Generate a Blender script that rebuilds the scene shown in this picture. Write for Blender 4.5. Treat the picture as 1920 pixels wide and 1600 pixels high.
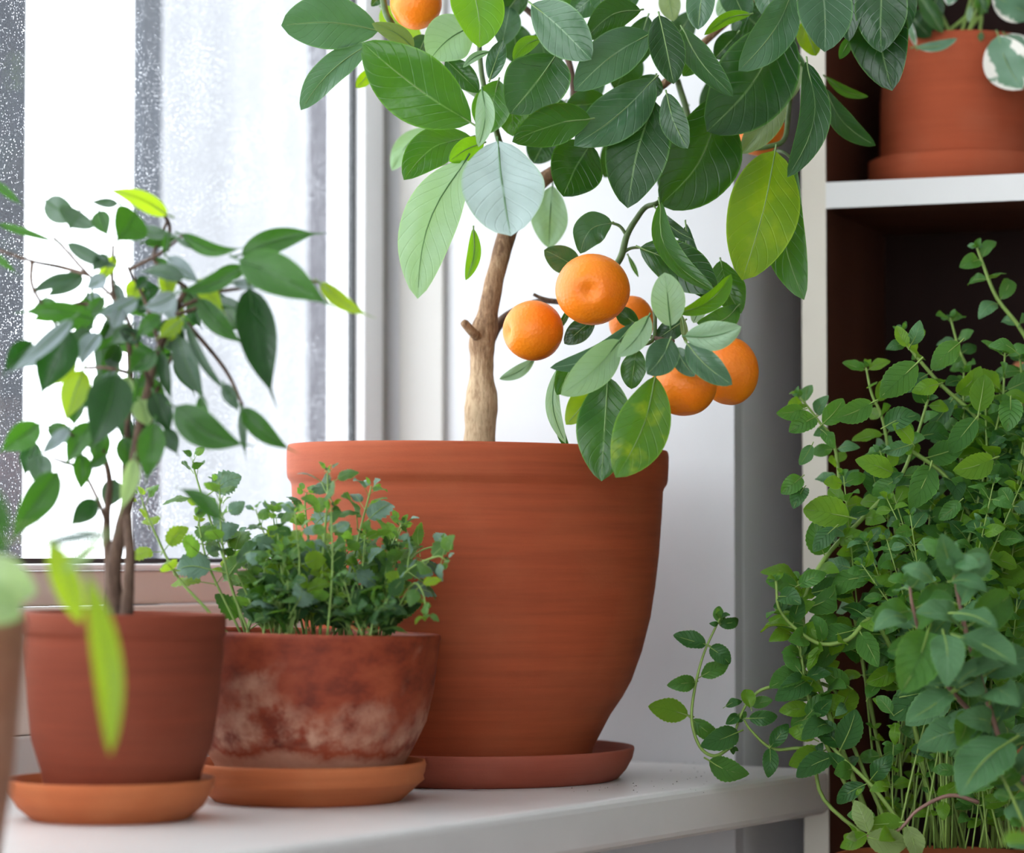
import bpy, bmesh, math, random
from mathutils import Vector, Matrix, noise as mnoise
R = random.Random(7)
S = bpy.context.scene
for o in list(bpy.data.objects): bpy.data.objects.remove(o)
COL = S.collection
# ------------------------------------------------------------------ camera
F = 5500.0; TH = math.atan(245/5500); CT, ST = math.cos(TH), math.sin(TH)
cam = bpy.data.cameras.new('camera'); co = bpy.data.objects.new('camera', cam); COL.objects.link(co)
cam.sensor_fit = 'HORIZONTAL'; cam.sensor_width = 36; cam.lens = F/1920*36
cam.clip_start = .05; cam.clip_end = 60
cam.dof.use_dof = True; cam.dof.focus_distance = 1.76; cam.dof.aperture_fstop = 5.2
co.rotation_euler = (math.pi/2+TH, 0, 0); S.camera = co
# ------------------------------------------------------------------ sky (even overcast)
W = bpy.data.worlds.new('sky'); S.world = W; W.use_nodes = True
bg = W.node_tree.nodes['Background']; bg.inputs[0].default_value = (.90, .95, 1.0, 1); bg.inputs[1].default_value = 4.1
S.view_settings.view_transform = 'Standard'; S.view_settings.look = 'None'
S.view_settings.gamma = 1; S.view_settings.use_curve_mapping = False
S.view_settings.exposure = 0.12

def area(name, loc, aim, sx, sy, power, colour=(1, 1, 1)):
    l = bpy.data.lights.new(name, 'AREA'); l.shape = 'RECTANGLE'; l.size = sx; l.size_y = sy; l.energy = power; l.color = colour
    o = bpy.data.objects.new(name, l); COL.objects.link(o); o.location = loc
    o.rotation_euler = (Vector(aim)-Vector(loc)).to_track_quat('-Z', 'Y').to_euler(); return o

# ------------------------------------------------------------------ coordinates
def P(px, py, Y):
    d = Vector(((px-960)/F, CT+ST*(py-800)/F, ST-CT*(py-800)/F))
    return d*(Y/d.y)
OX, OY = .0748, 1.713; UX, UY = .527, .85; NX, NY = -.85, .527
def uw(u, w, z=0.0): return Vector((OX+u*UX+w*NX, OY+u*UY+w*NY, z))
def col_u(px, w, py=900):                       # where a window-plane point on this sight line lies along the wall
    d = P(px, py, 1.0); k = d.x
    return (k*(OY+w*NY)-OX-w*NX)/(UX-k*UY)

# ------------------------------------------------------------------ materials
def newmat(name):
    m = bpy.data.materials.new(name); m.use_nodes = True
    n = m.node_tree.nodes; l = m.node_tree.links
    return m, n, l, n['Principled BSDF'], n['Material Output']
def ramp(n, stops):
    r = n.new('ShaderNodeValToRGB'); e = r.color_ramp.elements
    e[0].position, e[0].color = stops[0][0], (*stops[0][1], 1)
    e[1].position, e[1].color = stops[-1][0], (*stops[-1][1], 1)
    for p, c in stops[1:-1]:
        x = e.new(p); x.color = (*c, 1)
    return r
def texco(n, l, kind='Object', scale=(1, 1, 1)):
    t = n.new('ShaderNodeTexCoord'); m = n.new('ShaderNodeMapping'); m.inputs['Scale'].default_value = scale
    l.new(t.outputs[kind], m.inputs['Vector']); return m.outputs[0]
def noise(n, l, vec, scale, detail=4, rough=.55):
    t = n.new('ShaderNodeTexNoise'); t.inputs['Scale'].default_value = scale
    t.inputs['Detail'].default_value = detail; t.inputs['Roughness'].default_value = rough
    l.new(vec, t.inputs['Vector']); return t.outputs['Fac']
def math_(n, l, op, a, b=None, c=None):
    m = n.new('ShaderNodeMath'); m.operation = op
    for i, x in enumerate((a, b, c)):
        if x is None: continue
        if isinstance(x, (int, float)): m.inputs[i].default_value = x
        else: l.new(x, m.inputs[i])
    return m.outputs[0]
def mixc(n, l, f, a, b):
    m = n.new('ShaderNodeMix'); m.data_type = 'RGBA'
    for s, x in ((0, f), (6, a), (7, b)):
        if isinstance(x, (int, float)): m.inputs[s].default_value = x
        elif isinstance(x, tuple): m.inputs[s].default_value = (*x, 1)
        else: l.new(x, m.inputs[s])
    return m.outputs[2]
def bump(n, l, h, strength, dist=.001):
    b = n.new('ShaderNodeBump'); b.inputs['Strength'].default_value = strength; b.inputs['Distance'].default_value = dist
    l.new(h, b.inputs['Height']); return b.outputs[0]

def plain(name, c, rough=.5, var=.06, nscale=30, bmp=0.0, scale=(1, 1, 1), spec=.5):
    m, n, l, p, o = newmat(name)
    v = texco(n, l, 'Object', scale); f = noise(n, l, v, nscale)
    r = ramp(n, [(.3, tuple(x*(1-var) for x in c)), (.7, tuple(min(1, x*(1+var)) for x in c))])
    l.new(f, r.inputs[0]); l.new(r.outputs[0], p.inputs['Base Color'])
    p.inputs['Roughness'].default_value = rough; p.inputs['Specular IOR Level'].default_value = spec
    if bmp: l.new(bump(n, l, f, bmp), p.inputs['Normal'])
    return m
def terracotta(name, c, streak=.18, dust=.0, rough=.75, spec=.35):
    m, n, l, p, o = newmat(name)
    v = texco(n, l, 'Object', (3, 3, 60)); v2 = texco(n, l)
    f = noise(n, l, v, 3, 5, .6); f2 = noise(n, l, v2, 18, 5)
    f3 = noise(n, l, v2, 700, 2)
    r = ramp(n, [(.25, tuple(x*(1-streak) for x in c)), (.75, tuple(x*(1+streak) for x in c))])
    l.new(f, r.inputs[0])
    k = math_(n, l, 'MULTIPLY', math_(n, l, 'SUBTRACT', f2, .45), 1.2); k = math_(n, l, 'MAXIMUM', k, 0)
    c2 = mixc(n, l, k, r.outputs[0], (c[0]*1.25, c[1]*1.9, c[2]*2.4))
    l.new(c2, p.inputs['Base Color'])
    p.inputs['Roughness'].default_value = rough; p.inputs['Specular IOR Level'].default_value = spec
    h = math_(n, l, 'ADD', math_(n, l, 'MULTIPLY', f, .6), math_(n, l, 'MULTIPLY', f3, .4))
    l.new(bump(n, l, h, .35, .0006), p.inputs['Normal'])
    return m
def stained(name):                                # bowl with white lime bloom and dark wet patches
    m, n, l, p, o = newmat(name)
    v = texco(n, l); sx = n.new('ShaderNodeSeparateXYZ'); l.new(v, sx.inputs[0])
    big = noise(n, l, v, 26, 6, .62); fine = noise(n, l, v, 120, 6, .65)
    v2 = texco(n, l, 'Object', (1, 1, 1.6)); mid = noise(n, l, v2, 45, 8, .6)
    base = ramp(n, [(.3, (.12, .015, .005)), (.5, (.25, .038, .011)), (.75, (.36, .075, .026))])
    l.new(mid, base.inputs[0])
    # lime band: low on the wall, with a ragged upper limit
    zz = math_(n, l, 'ADD', sx.outputs[2], math_(n, l, 'MULTIPLY', math_(n, l, 'SUBTRACT', big, .5), .030))
    zz = math_(n, l, 'ADD', zz, math_(n, l, 'MULTIPLY', math_(n, l, 'SUBTRACT', fine, .5), .010))
    low = n.new('ShaderNodeMapRange'); low.inputs[1].default_value = .0255; low.inputs[2].default_value = .0205; l.new(zz, low.inputs[0])
    patch = n.new('ShaderNodeMapRange'); patch.inputs[1].default_value = .45; patch.inputs[2].default_value = .57
    pv = math_(n, l, 'ADD', math_(n, l, 'MULTIPLY', big, .75), math_(n, l, 'MULTIPLY', fine, .25))
    l.new(pv, patch.inputs[0])
    top = n.new('ShaderNodeMapRange'); top.inputs[1].default_value = .064; top.inputs[2].default_value = .044; l.new(math_(n, l, 'ADD', sx.outputs[2], math_(n, l, 'MULTIPLY', math_(n, l, 'SUBTRACT', noise(n, l, v, 15, 5, .6), .5), .17)), top.inputs[0])
    pf = math_(n, l, 'MULTIPLY', patch.outputs[0], top.outputs[0])
    bot = n.new('ShaderNodeMapRange'); bot.inputs[1].default_value = .026; bot.inputs[2].default_value = .033; l.new(zz, bot.inputs[0])
    pf = math_(n, l, 'MULTIPLY', pf, bot.outputs[0])
    pf = math_(n, l, 'MAXIMUM', math_(n, l, 'MULTIPLY', pf, .95), math_(n, l, 'MULTIPLY', low.outputs[0], .8))
    bloom = mixc(n, l, fine, (.40, .17, .10), (.64, .37, .26))
    l.new(mixc(n, l, pf, base.outputs[0], bloom), p.inputs['Base Color'])
    p.inputs['Roughness'].default_value = .62; p.inputs['Specular IOR Level'].default_value = .4
    l.new(bump(n, l, fine, .25, .0008), p.inputs['Normal'])
    return m
def leafmat(name, c, c2, trans, tfac=.25, rough=.38, vein=(.3, .45, .15), veinamt=.5, patches=None, spec=.5, nside=9, nz=60, sideamt=.10, sb=.14):
    m, n, l, p, o = newmat(name)
    uv = n.new('ShaderNodeUVMap'); sx = n.new('ShaderNodeSeparateXYZ'); l.new(uv.outputs[0], sx.inputs[0])
    au = math_(n, l, 'ABSOLUTE', math_(n, l, 'SUBTRACT', sx.outputs[0], .5))
    sv = math_(n, l, 'SUBTRACT', math_(n, l, 'MULTIPLY', sx.outputs[1], nside), math_(n, l, 'MULTIPLY', au, nside*.55))
    sv = math_(n, l, 'ABSOLUTE', math_(n, l, 'SUBTRACT', math_(n, l, 'FRACT', sv), .5))
    side = n.new('ShaderNodeMapRange'); side.inputs[1].default_value = .09; side.inputs[2].default_value = 0; l.new(sv, side.inputs[0])
    mid = n.new('ShaderNodeMapRange'); mid.inputs[1].default_value = .022; mid.inputs[2].default_value = .008; l.new(au, mid.inputs[0])
    v = texco(n, l); f = noise(n, l, v, nz, 4)
    oi = n.new('ShaderNodeObjectInfo')
    ff = math_(n, l, 'ADD', math_(n, l, 'MULTIPLY', f, .6), math_(n, l, 'MULTIPLY', oi.outputs['Random'], .4))
    r = ramp(n, [(.28, c), (.72, c2)]); l.new(ff, r.inputs[0]); cc = r.outputs[0]
    if patches:
        g = noise(n, l, v, 55, 3); mr = n.new('ShaderNodeMapRange'); mr.inputs[1].default_value = .5; mr.inputs[2].default_value = .66; l.new(g, mr.inputs[0])
        cc = mixc(n, l, mr.outputs[0], cc, patches)
    cc = mixc(n, l, math_(n, l, 'MULTIPLY', side.outputs[0], veinamt*sideamt), cc, vein)
    cc = mixc(n, l, math_(n, l, 'MULTIPLY', mid.outputs[0], veinamt), cc, vein)
    edge = n.new('ShaderNodeMapRange'); edge.inputs[1].default_value = .465; edge.inputs[2].default_value = .495; l.new(au, edge.inputs[0])
    cc = mixc(n, l, math_(n, l, 'MULTIPLY', edge.outputs[0], .35), cc, tuple(min(1, x*1.2+.05) for x in trans))
    l.new(cc, p.inputs['Base Color']); p.inputs['Roughness'].default_value = rough; p.inputs['Specular IOR Level'].default_value = spec
    hb = math_(n, l, 'SUBTRACT', math_(n, l, 'MULTIPLY', f, .6), math_(n, l, 'MULTIPLY', side.outputs[0], sb))
    nb = bump(n, l, hb, .55, .0025); l.new(nb, p.inputs['Normal'])
    t = n.new('ShaderNodeBsdfTranslucent')
    tv = mixc(n, l, oi.outputs['Random'], tuple(x*.8 for x in trans), tuple(min(1, x*1.2) for x in trans))
    l.new(tv, t.inputs[0])
    mx = n.new('ShaderNodeMixShader'); mx.inputs[0].default_value = tfac
    l.new(p.outputs[0], mx.inputs[1]); l.new(t.outputs[0], mx.inputs[2]); l.new(mx.outputs[0], o.inputs[0])
    return m
def variegated(name):
    m, n, l, p, o = newmat(name)
    uv = n.new('ShaderNodeUVMap'); sx = n.new('ShaderNodeSeparateXYZ'); l.new(uv.outputs[0], sx.inputs[0])
    au = math_(n, l, 'ABSOLUTE', math_(n, l, 'SUBTRACT', sx.outputs[0], .5))
    f = noise(n, l, texco(n, l), 60, 4)
    e = math_(n, l, 'ADD', au, math_(n, l, 'MULTIPLY', math_(n, l, 'SUBTRACT', f, .5), 1.3))
    mr = n.new('ShaderNodeMapRange'); mr.inputs[1].default_value = .40; mr.inputs[2].default_value = .47; l.new(e, mr.inputs[0])
    g = mixc(n, l, f, (.05, .14, .06), (.16, .30, .19))
    l.new(mixc(n, l, mr.outputs[0], g, (.72, .70, .62)), p.inputs['Base Color']); p.inputs['Roughness'].default_value = .4
    return m
def barkmat(name, a, b, c, age=False):
    m, n, l, p, o = newmat(name)
    v = texco(n, l, 'Object', (1, 1, .22)); f = noise(n, l, v, 420, 6, .7); g = noise(n, l, texco(n, l), 40, 4)
    r = ramp(n, [(.36, a), (.5, b), (.66, c)]); k = math_(n, l, 'ADD', math_(n, l, 'MULTIPLY', f, .75), math_(n, l, 'MULTIPLY', g, .25))
    if age:
        sx = n.new('ShaderNodeSeparateXYZ'); l.new(texco(n, l), sx.inputs[0])
        mr = n.new('ShaderNodeMapRange'); mr.inputs[1].default_value = .235; mr.inputs[2].default_value = .275; mr.inputs[3].default_value = .14; mr.inputs[4].default_value = -.03; l.new(math_(n, l, 'ADD', sx.outputs[2], math_(n, l, 'MULTIPLY', math_(n, l, 'SUBTRACT', g, .5), .05)), mr.inputs[0])
        m2 = n.new('ShaderNodeMapRange'); m2.inputs[1].default_value = .31; m2.inputs[2].default_value = .345; m2.inputs[3].default_value = 0; m2.inputs[4].default_value = -.10; l.new(sx.outputs[2], m2.inputs[0])
        k = math_(n, l, 'ADD', k, math_(n, l, 'ADD', mr.outputs[0], m2.outputs[0]))
    k = math_(n, l, 'ADD', k, 0)
    l.new(k, r.inputs[0]); l.new(r.outputs[0], p.inputs['Base Color']); p.inputs['Roughness'].default_value = .85
    l.new(bump(n, l, f, .9, .0015), p.inputs['Normal']); return m
def orangemat():
    m, n, l, p, o = newmat('tangerine_peel')
    v = texco(n, l); vo = n.new('ShaderNodeTexVoronoi'); vo.inputs['Scale'].default_value = 520; l.new(v, vo.inputs['Vector'])
    f = noise(n, l, v, 25, 3)
    r = ramp(n, [(.3, (.88, .185, .003)), (.7, (.95, .26, .006))]); l.new(f, r.inputs[0]); l.new(r.outputs[0], p.inputs['Base Color'])
    p.inputs['Roughness'].default_value = .42; p.inputs['Specular IOR Level'].default_value = .45
    p.inputs['Subsurface Weight'].default_value = .12; p.inputs['Subsurface Radius'].default_value = (.01, .004, .001); p.inputs['Subsurface Scale'].default_value = .3
    l.new(bump(n, l, vo.outputs['Distance'], .28, .0007), p.inputs['Normal']); return m
def glassmat():
    m, n, l, p, o = newmat('dusty_glass'); n.remove(p)
    tr = n.new('ShaderNodeBsdfTransparent'); gl = n.new('ShaderNodeBsdfGlossy'); gl.inputs['Roughness'].default_value = .02
    m1 = n.new('ShaderNodeMixShader'); m1.inputs[0].default_value = .04; l.new(tr.outputs[0], m1.inputs[1]); l.new(gl.outputs[0], m1.inputs[2])
    v = texco(n, l); vo = n.new('ShaderNodeTexVoronoi'); vo.inputs['Scale'].default_value = 500; l.new(v, vo.inputs['Vector'])
    vo2 = n.new('ShaderNodeTexVoronoi'); vo2.inputs['Scale'].default_value = 1100; l.new(v, vo2.inputs['Vector'])
    g = noise(n, l, v, 30, 4)
    th = math_(n, l, 'MULTIPLY', g, .36); d1 = math_(n, l, 'LESS_THAN', vo.outputs['Distance'], th)
    d2 = math_(n, l, 'LESS_THAN', vo2.outputs['Distance'], math_(n, l, 'MULTIPLY', g, .36))
    k = math_(n, l, 'ADD', math_(n, l, 'MULTIPLY', d1, .55), math_(n, l, 'MULTIPLY', d2, .05)); k = math_(n, l, 'ADD', k, .012)
    df = n.new('ShaderNodeBsdfTranslucent'); df.inputs[0].default_value = (.9, .92, .95, 1)
    m2 = n.new('ShaderNodeMixShader'); l.new(k, m2.inputs[0]); l.new(m1.outputs[0], m2.inputs[1]); l.new(df.outputs[0], m2.inputs[2])
    l.new(m2.outputs[0], o.inputs[0]); return m

M = {}
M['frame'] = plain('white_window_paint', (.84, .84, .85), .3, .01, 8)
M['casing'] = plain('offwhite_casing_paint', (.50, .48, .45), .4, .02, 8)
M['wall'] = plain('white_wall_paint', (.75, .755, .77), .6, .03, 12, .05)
M['rail'] = plain('bounce_tinted_rail_paint', (.66, .58, .52), .35, .02, 10)  # pinkish bounce off the terracotta is put into this colour
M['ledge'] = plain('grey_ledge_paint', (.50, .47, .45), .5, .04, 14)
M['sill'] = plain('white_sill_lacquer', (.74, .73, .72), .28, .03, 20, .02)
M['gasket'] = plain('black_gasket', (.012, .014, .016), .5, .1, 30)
M['niche'] = plain('darkened_niche_wall_paint', (.60, .60, .615), .65, .03, 12, .05)  # wall paint darkened to offset the strong window light on this wall
M['bk_back'] = plain('shade_darkened_back_board', (.020, .008, .006), .6, .2, 16, 0, (1, 1, .1), .1)  # brown darkened to paint in the shade inside the bookcase
M['ceil'] = plain('ceiling_paint', (.8, .8, .79), .7, .02, 6)
M['floor'] = plain('oak_floor', (.30, .22, .16), .45, .2, 8, .1, (1, 8, 1))
M['ext_dark'] = plain('dark_steel_paint', (.018, .026, .040), .6, .3, 9)
M['ext_mauve'] = plain('mauve_grey_post_paint', (.075, .07, .085), .6, .08, 9)
M['ext_white'] = plain('pale_facade_sheet', (.50, .505, .52), .8, .12, 3, 0, (4, 4, .3))
_m = M['ext_white']; _n, _l = _m.node_tree.nodes, _m.node_tree.links; _t = _n.new('ShaderNodeBsdfTranslucent'); _t.inputs[0].default_value = (.52, .525, .54, 1)
_x = _n.new('ShaderNodeMixShader'); _x.inputs[0].default_value = .3; _l.new(_n['Principled BSDF'].outputs[0], _x.inputs[1]); _l.new(_t.outputs[0], _x.inputs[2]); _l.new(_x.outputs[0], _n['Material Output'].inputs[0])
M['glass'] = glassmat()
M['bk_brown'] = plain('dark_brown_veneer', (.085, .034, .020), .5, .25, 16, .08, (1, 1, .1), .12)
M['bk_edge'] = plain('cream_edge_band', (.62, .58, .50), .4, .02, 10)
M['bk_shelf'] = plain('pale_shelf_edge', (.66, .66, .65), .4, .02, 10)
M['cardboard'] = plain('rosy_brown_card', (.30, .19, .15), .8, .06, 20)
M['tc_big'] = terracotta('terracotta_smooth_large', (.34, .066, .021), .2)
M['tc_saucer'] = terracotta('terracotta_red_saucer', (.28, .060, .032), .14)
M['tc_one'] = terracotta('terracotta_brown', (.19, .036, .014), .14, rough=.8)
M['tc_orange'] = terracotta('terracotta_orange_saucer', (.44, .115, .036), .14)
M['tc_shelf'] = terracotta('terracotta_matte_shelf', (.43, .095, .042), .10, rough=.9, spec=.1)
M['tc_pale'] = terracotta('terracotta_pale', (.42, .19, .115), .1)
M['tc_jar'] = terracotta('terracotta_jar', (.58, .22, .10), .2)
M['bowl'] = stained('limed_terracotta')
M['soil'] = plain('dark_soil', (.030, .020, .013), .95, .5, 300, .8)
M['bark'] = barkmat('tan_bark', (.16, .085, .042), (.36, .22, .12), (.62, .45, .28), True)
M['bark_dark'] = barkmat('brown_bark', (.05, .028, .018), (.11, .062, .04), (.19, .12, .08))
M['twig'] = plain('green_twig', (.07, .12, .03), .5, .3, 150, .2)
M['rib'] = plain('pale_midrib', (.20, .32, .11), .5, .1, 50)
M['rib_pale'] = plain('soft_midrib', (.07, .17, .05), .5, .1, 50)
M['mint_stem'] = plain('light_green_stem', (.22, .34, .07), .5, .15, 60)
M['mint_stem_red'] = plain('reddish_stem', (.24, .13, .10), .5, .2, 60)
M['balm'] = plain('pale_hairy_stem', (.26, .40, .10), .6, .2, 60)
M['wood'] = plain('stand_wood', (.25, .15, .08), .5, .2, 20, .1, (1, 1, 8))
M['peel'] = orangemat()
# citrus leaves: d dark, m middle, g grey green (the grey is painted window gloss), p pale underside, y yellow green, b bright
M['d'] = leafmat('citrus_leaf_dark', (.007, .043, .009), (.016, .072, .016), (.10, .30, .01), .16, .27, (.20, .34, .12), .55)
M['m'] = leafmat('citrus_leaf_mid', (.012, .078, .011), (.028, .115, .016), (.16, .42, .01), .25, .28, (.22, .38, .12), .5)
M['b'] = leafmat('citrus_leaf_bright', (.030, .150, .006), (.060, .210, .008), (.30, .62, .01), .35, .4, (.25, .42, .08), .5)
M['g'] = leafmat('citrus_leaf_grey_sheen', (.030, .090, .038), (.062, .145, .072), (.14, .35, .05), .12, .25, (.28, .42, .24), .5)
M['s'] = leafmat('citrus_leaf_sky_sheen', (.33, .44, .42), (.43, .54, .52), (.2, .4, .1), .10, .33, (.12, .26, .10), .5)  # pale blue sky reflection painted into the leaf colour
M['p'] = leafmat('citrus_leaf_pale_underside', (.24, .40, .24), (.34, .50, .33), (.35, .6, .15), .3, .5, (.12, .28, .08), .45)
M['o'] = leafmat('citrus_leaf_olive', (.13, .20, .075), (.20, .27, .11), (.35, .5, .06), .25, .45, (.3, .4, .2), .45)
M['y'] = leafmat('citrus_leaf_yellow_green', (.07, .17, .004), (.12, .24, .005), (.42, .68, .004), .45, .45, (.42, .50, .09), .65, (.20, .30, .006))
M['z'] = leafmat('citrus_leaf_yellow_blotched', (.016, .105, .006), (.04, .16, .008), (.25, .5, .004), .3, .4, (.2, .35, .08), .4, (.28, .38, .008))
# ficus: grey and blue kinds have window sheen put into their colour
M['fd'] = leafmat('fig_leaf_dark', (.005, .034, .007), (.010, .055, .010), (.03, .17, .005), .2, .34, (.06, .16, .05), .4)
M['fm'] = leafmat('fig_leaf_mid', (.012, .072, .008), (.026, .11, .012), (.10, .33, .012), .28, .36, (.12, .26, .08), .4)
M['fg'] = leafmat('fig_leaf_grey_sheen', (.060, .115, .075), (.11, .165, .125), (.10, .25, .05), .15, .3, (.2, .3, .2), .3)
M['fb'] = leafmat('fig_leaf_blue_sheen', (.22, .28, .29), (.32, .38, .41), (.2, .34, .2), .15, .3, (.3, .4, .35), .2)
M['fy'] = leafmat('fig_leaf_yellow_green', (.12, .24, .01), (.20, .34, .015), (.50, .72, .02), .5, .4, (.3, .42, .1), .4)
M['fl'] = leafmat('fig_leaf_light', (.22, .36, .14), (.32, .46, .2), (.45, .65, .2), .4, .4, (.4, .5, .3), .3)
# mint and balm: the sheen, bluish and backlit kinds have that light painted in
mv = dict(nside=7, nz=80, rough=.46, spec=.4, sideamt=.45, sb=.9)
M['n1'] = leafmat('mint_leaf_green', (.040, .150, .020), (.075, .215, .034), (.22, .50, .03), .3, vein=(.015, .07, .012), veinamt=.6, **mv)
M['n2'] = leafmat('mint_leaf_dark', (.020, .090, .018), (.036, .13, .026), (.12, .34, .02), .22, vein=(.01, .04, .01), veinamt=.6, **mv)
M['n3'] = leafmat('mint_leaf_bright', (.085, .23, .012), (.14, .30, .022), (.38, .66, .03), .42, vein=(.04, .13, .01), veinamt=.6, **mv)
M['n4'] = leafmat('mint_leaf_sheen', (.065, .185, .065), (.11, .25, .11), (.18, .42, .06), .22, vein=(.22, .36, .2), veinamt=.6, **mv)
M['n5'] = leafmat('mint_leaf_underside', (.20, .30, .09), (.26, .36, .13), (.35, .55, .1), .3, vein=(.42, .50, .25), veinamt=.9, **mv)
M['k1'] = leafmat('balm_leaf_green', (.070, .185, .040), (.115, .25, .065), (.28, .56, .05), .35, vein=(.03, .09, .02), veinamt=.6, **mv)
M['k2'] = leafmat('balm_leaf_dark', (.018, .070, .016), (.035, .11, .026), (.12, .32, .02), .22, vein=(.01, .04, .01), veinamt=.6, **mv)
M['k3'] = leafmat('balm_leaf_backlit', (.14, .28, .02), (.20, .36, .035), (.48, .72, .04), .45, vein=(.08, .18, .02), veinamt=.6, **mv)
M['k4'] = leafmat('balm_leaf_blue_sheen', (.14, .255, .19), (.20, .325, .25), (.2, .4, .12), .18, vein=(.08, .17, .1), veinamt=.6, **mv)
M['var'] = variegated('variegated_leaf')

# ------------------------------------------------------------------ mesh helpers
def link(name, me, parent=None, mat=None, loc=None, smooth=False):
    o = bpy.data.objects.new(name, me); COL.objects.link(o)
    if mat is not None and not me.materials: me.materials.append(mat)
    if parent is not None: o.parent = parent
    if loc is not None: o.location = loc
    return o
def wloc(o):
    v = Vector(o.location); p = o.parent
    while p: v += p.location; p = p.parent
    return v
def mesh(name, verts, faces, parent=None, mat=None, smooth=True, uvs=None, mats=None, fm=None):
    """world-space verts -> an object whose origin is at its parent's origin (or at the mesh's own middle)."""
    if parent is not None: off = wloc(parent)
    else:
        xs = list(zip(*verts)); off = Vector(((min(xs[0])+max(xs[0]))/2, (min(xs[1])+max(xs[1]))/2, min(xs[2])))
    me = bpy.data.meshes.new(name); me.from_pydata([tuple(Vector(v)-off) for v in verts], [], faces)
    if smooth: me.polygons.foreach_set('use_smooth', [True]*len(me.polygons))
    if uvs:
        uvl = me.uv_layers.new(name='UVMap')
        uvl.data.foreach_set('uv', [c for lp in me.loops for c in uvs[lp.vertex_index]])
    for m in (mats or [mat]): me.materials.append(m)
    if fm: me.polygons.foreach_set('material_index', fm)
    me.update()
    return link(name, me, parent, loc=(None if parent is not None else off))
def tag(o, label=None, cat=None, group=None, kind=None):
    if label: o['label'] = label
    if cat: o['category'] = cat
    if group: o['group'] = group
    if kind: o['kind'] = kind
    return o
def empty(name, loc, label, cat, group=None):
    o = bpy.data.objects.new(name, None); COL.objects.link(o); o.location = loc; o.empty_display_size = .02
    return tag(o, label, cat, group)
def hexa(pts, bevel=0.0):
    """eight corners (bottom 4 then top 4)."""
    bm = bmesh.new(); vs = [bm.verts.new(p) for p in pts]
    for f in ((3, 2, 1, 0), (4, 5, 6, 7), (0, 1, 5, 4), (1, 2, 6, 5), (2, 3, 7, 6), (3, 0, 4, 7)): bm.faces.new([vs[i] for i in f])
    bmesh.ops.recalc_face_normals(bm, faces=bm.faces)
    if bevel: bmesh.ops.bevel(bm, geom=list(bm.edges), offset=bevel, segments=3, affect='EDGES', profile=.5)
    return bm
def from_bm(name, bm, mat, parent=None, smooth=False):
    bm.verts.ensure_lookup_table(); bm.verts.index_update()
    v = [x.co.copy() for x in bm.verts]; f = [[y.index for y in x.verts] for x in bm.faces]; bm.free()
    return mesh(name, v, f, parent, mat, smooth)
def uwbox(name, u0, u1, w0, w1, z0, z1, mat, parent=None, bevel=0.0):
    p = [uw(u, w, z) for z in (z0, z1) for u, w in ((u0, w0), (u1, w0), (u1, w1), (u0, w1))]
    return from_bm(name, hexa(p, bevel), mat, parent, smooth=False)
def catmull(pts, n):
    if len(pts) < 3: return [pts[0].lerp(pts[-1], i/n) for i in range(n+1)]
    q = [2*pts[0]-pts[1]]+list(pts)+[2*pts[-1]-pts[-2]]; out = []
    segs = len(pts)-1
    for i in range(n+1):
        t = i/n*segs; k = min(int(t), segs-1); t -= k; a, b, c, d = q[k:k+4]
        out.append(.5*((2*b)+(c-a)*t+(2*a-5*b+4*c-d)*t*t+(3*b-a-3*c+d)*t*t*t))
    return out
def lerps(rs, n):
    out = []
    for i in range(n+1):
        t = i/n*(len(rs)-1); k = min(int(t), len(rs)-2); out.append(rs[k]+(rs[k+1]-rs[k])*(t-k))
    return out
def tube_data(pts, radii, seg=8, n=None, rough=0.0, nsc=120):
    n = n or 4*(len(pts)-1); c = catmull([Vector(p) for p in pts], n); r = lerps(radii, n) if len(radii) > 1 else radii*(n+1)
    v, f = [], []
    ref = Vector((0, 1, 0))
    for i, p in enumerate(c):
        t = (c[min(i+1, n)]-c[max(i-1, 0)]).normalized(); a = t.cross(ref)
        if a.length < .05: a = t.cross(Vector((1, 0, 0)))
        a.normalize(); b = t.cross(a)
        for k in range(seg):
            an = 2*math.pi*k/seg; d = a*math.cos(an)+b*math.sin(an); rr = r[i]
            if rough: rr *= 1+rough*mnoise.noise((p+d*.01)*nsc)
            v.append(p+d*rr)
    for i in range(n):
        for k in range(seg):
            k2 = (k+1) % seg; f.append((i*seg+k, i*seg+k2, (i+1)*seg+k2, (i+1)*seg+k))
    f.append(tuple(range(seg-1, -1, -1))); f.append(tuple(range(n*seg, n*seg+seg)))
    return v, f
def tube(name, pts, radii, mat, parent, seg=8, n=None, rough=0.0, nsc=120):
    v, f = tube_data(pts, radii, seg, n, rough, nsc); return mesh(name, v, f, parent, mat)
def lathe(name, prof, c, mat, parent=None, seg=72, tilt=0.0, wob=0.0, tilt_y=0.0):
    v, f = [], []; n = len(prof)
    for k in range(seg):
        a = 2*math.pi*k/seg
        for r, z in prof:
            rr = max(r, .0004); rr *= 1+wob*mnoise.noise(Vector((math.cos(a)*1.3, math.sin(a)*1.3, z*30)))
            x, y = rr*math.cos(a), rr*math.sin(a)
            z2 = z-x*math.tan(tilt)-y*math.tan(tilt_y)
            v.append((c[0]+x+z*math.tan(tilt), c[1]+y, c[2]+z2))
    for k in range(seg):
        k2 = (k+1) % seg
        for i in range(n-1): f.append((k*n+i, k2*n+i, k2*n+i+1, k*n+i+1))
    o = mesh(name, v, f, parent, mat)
    return o
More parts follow.
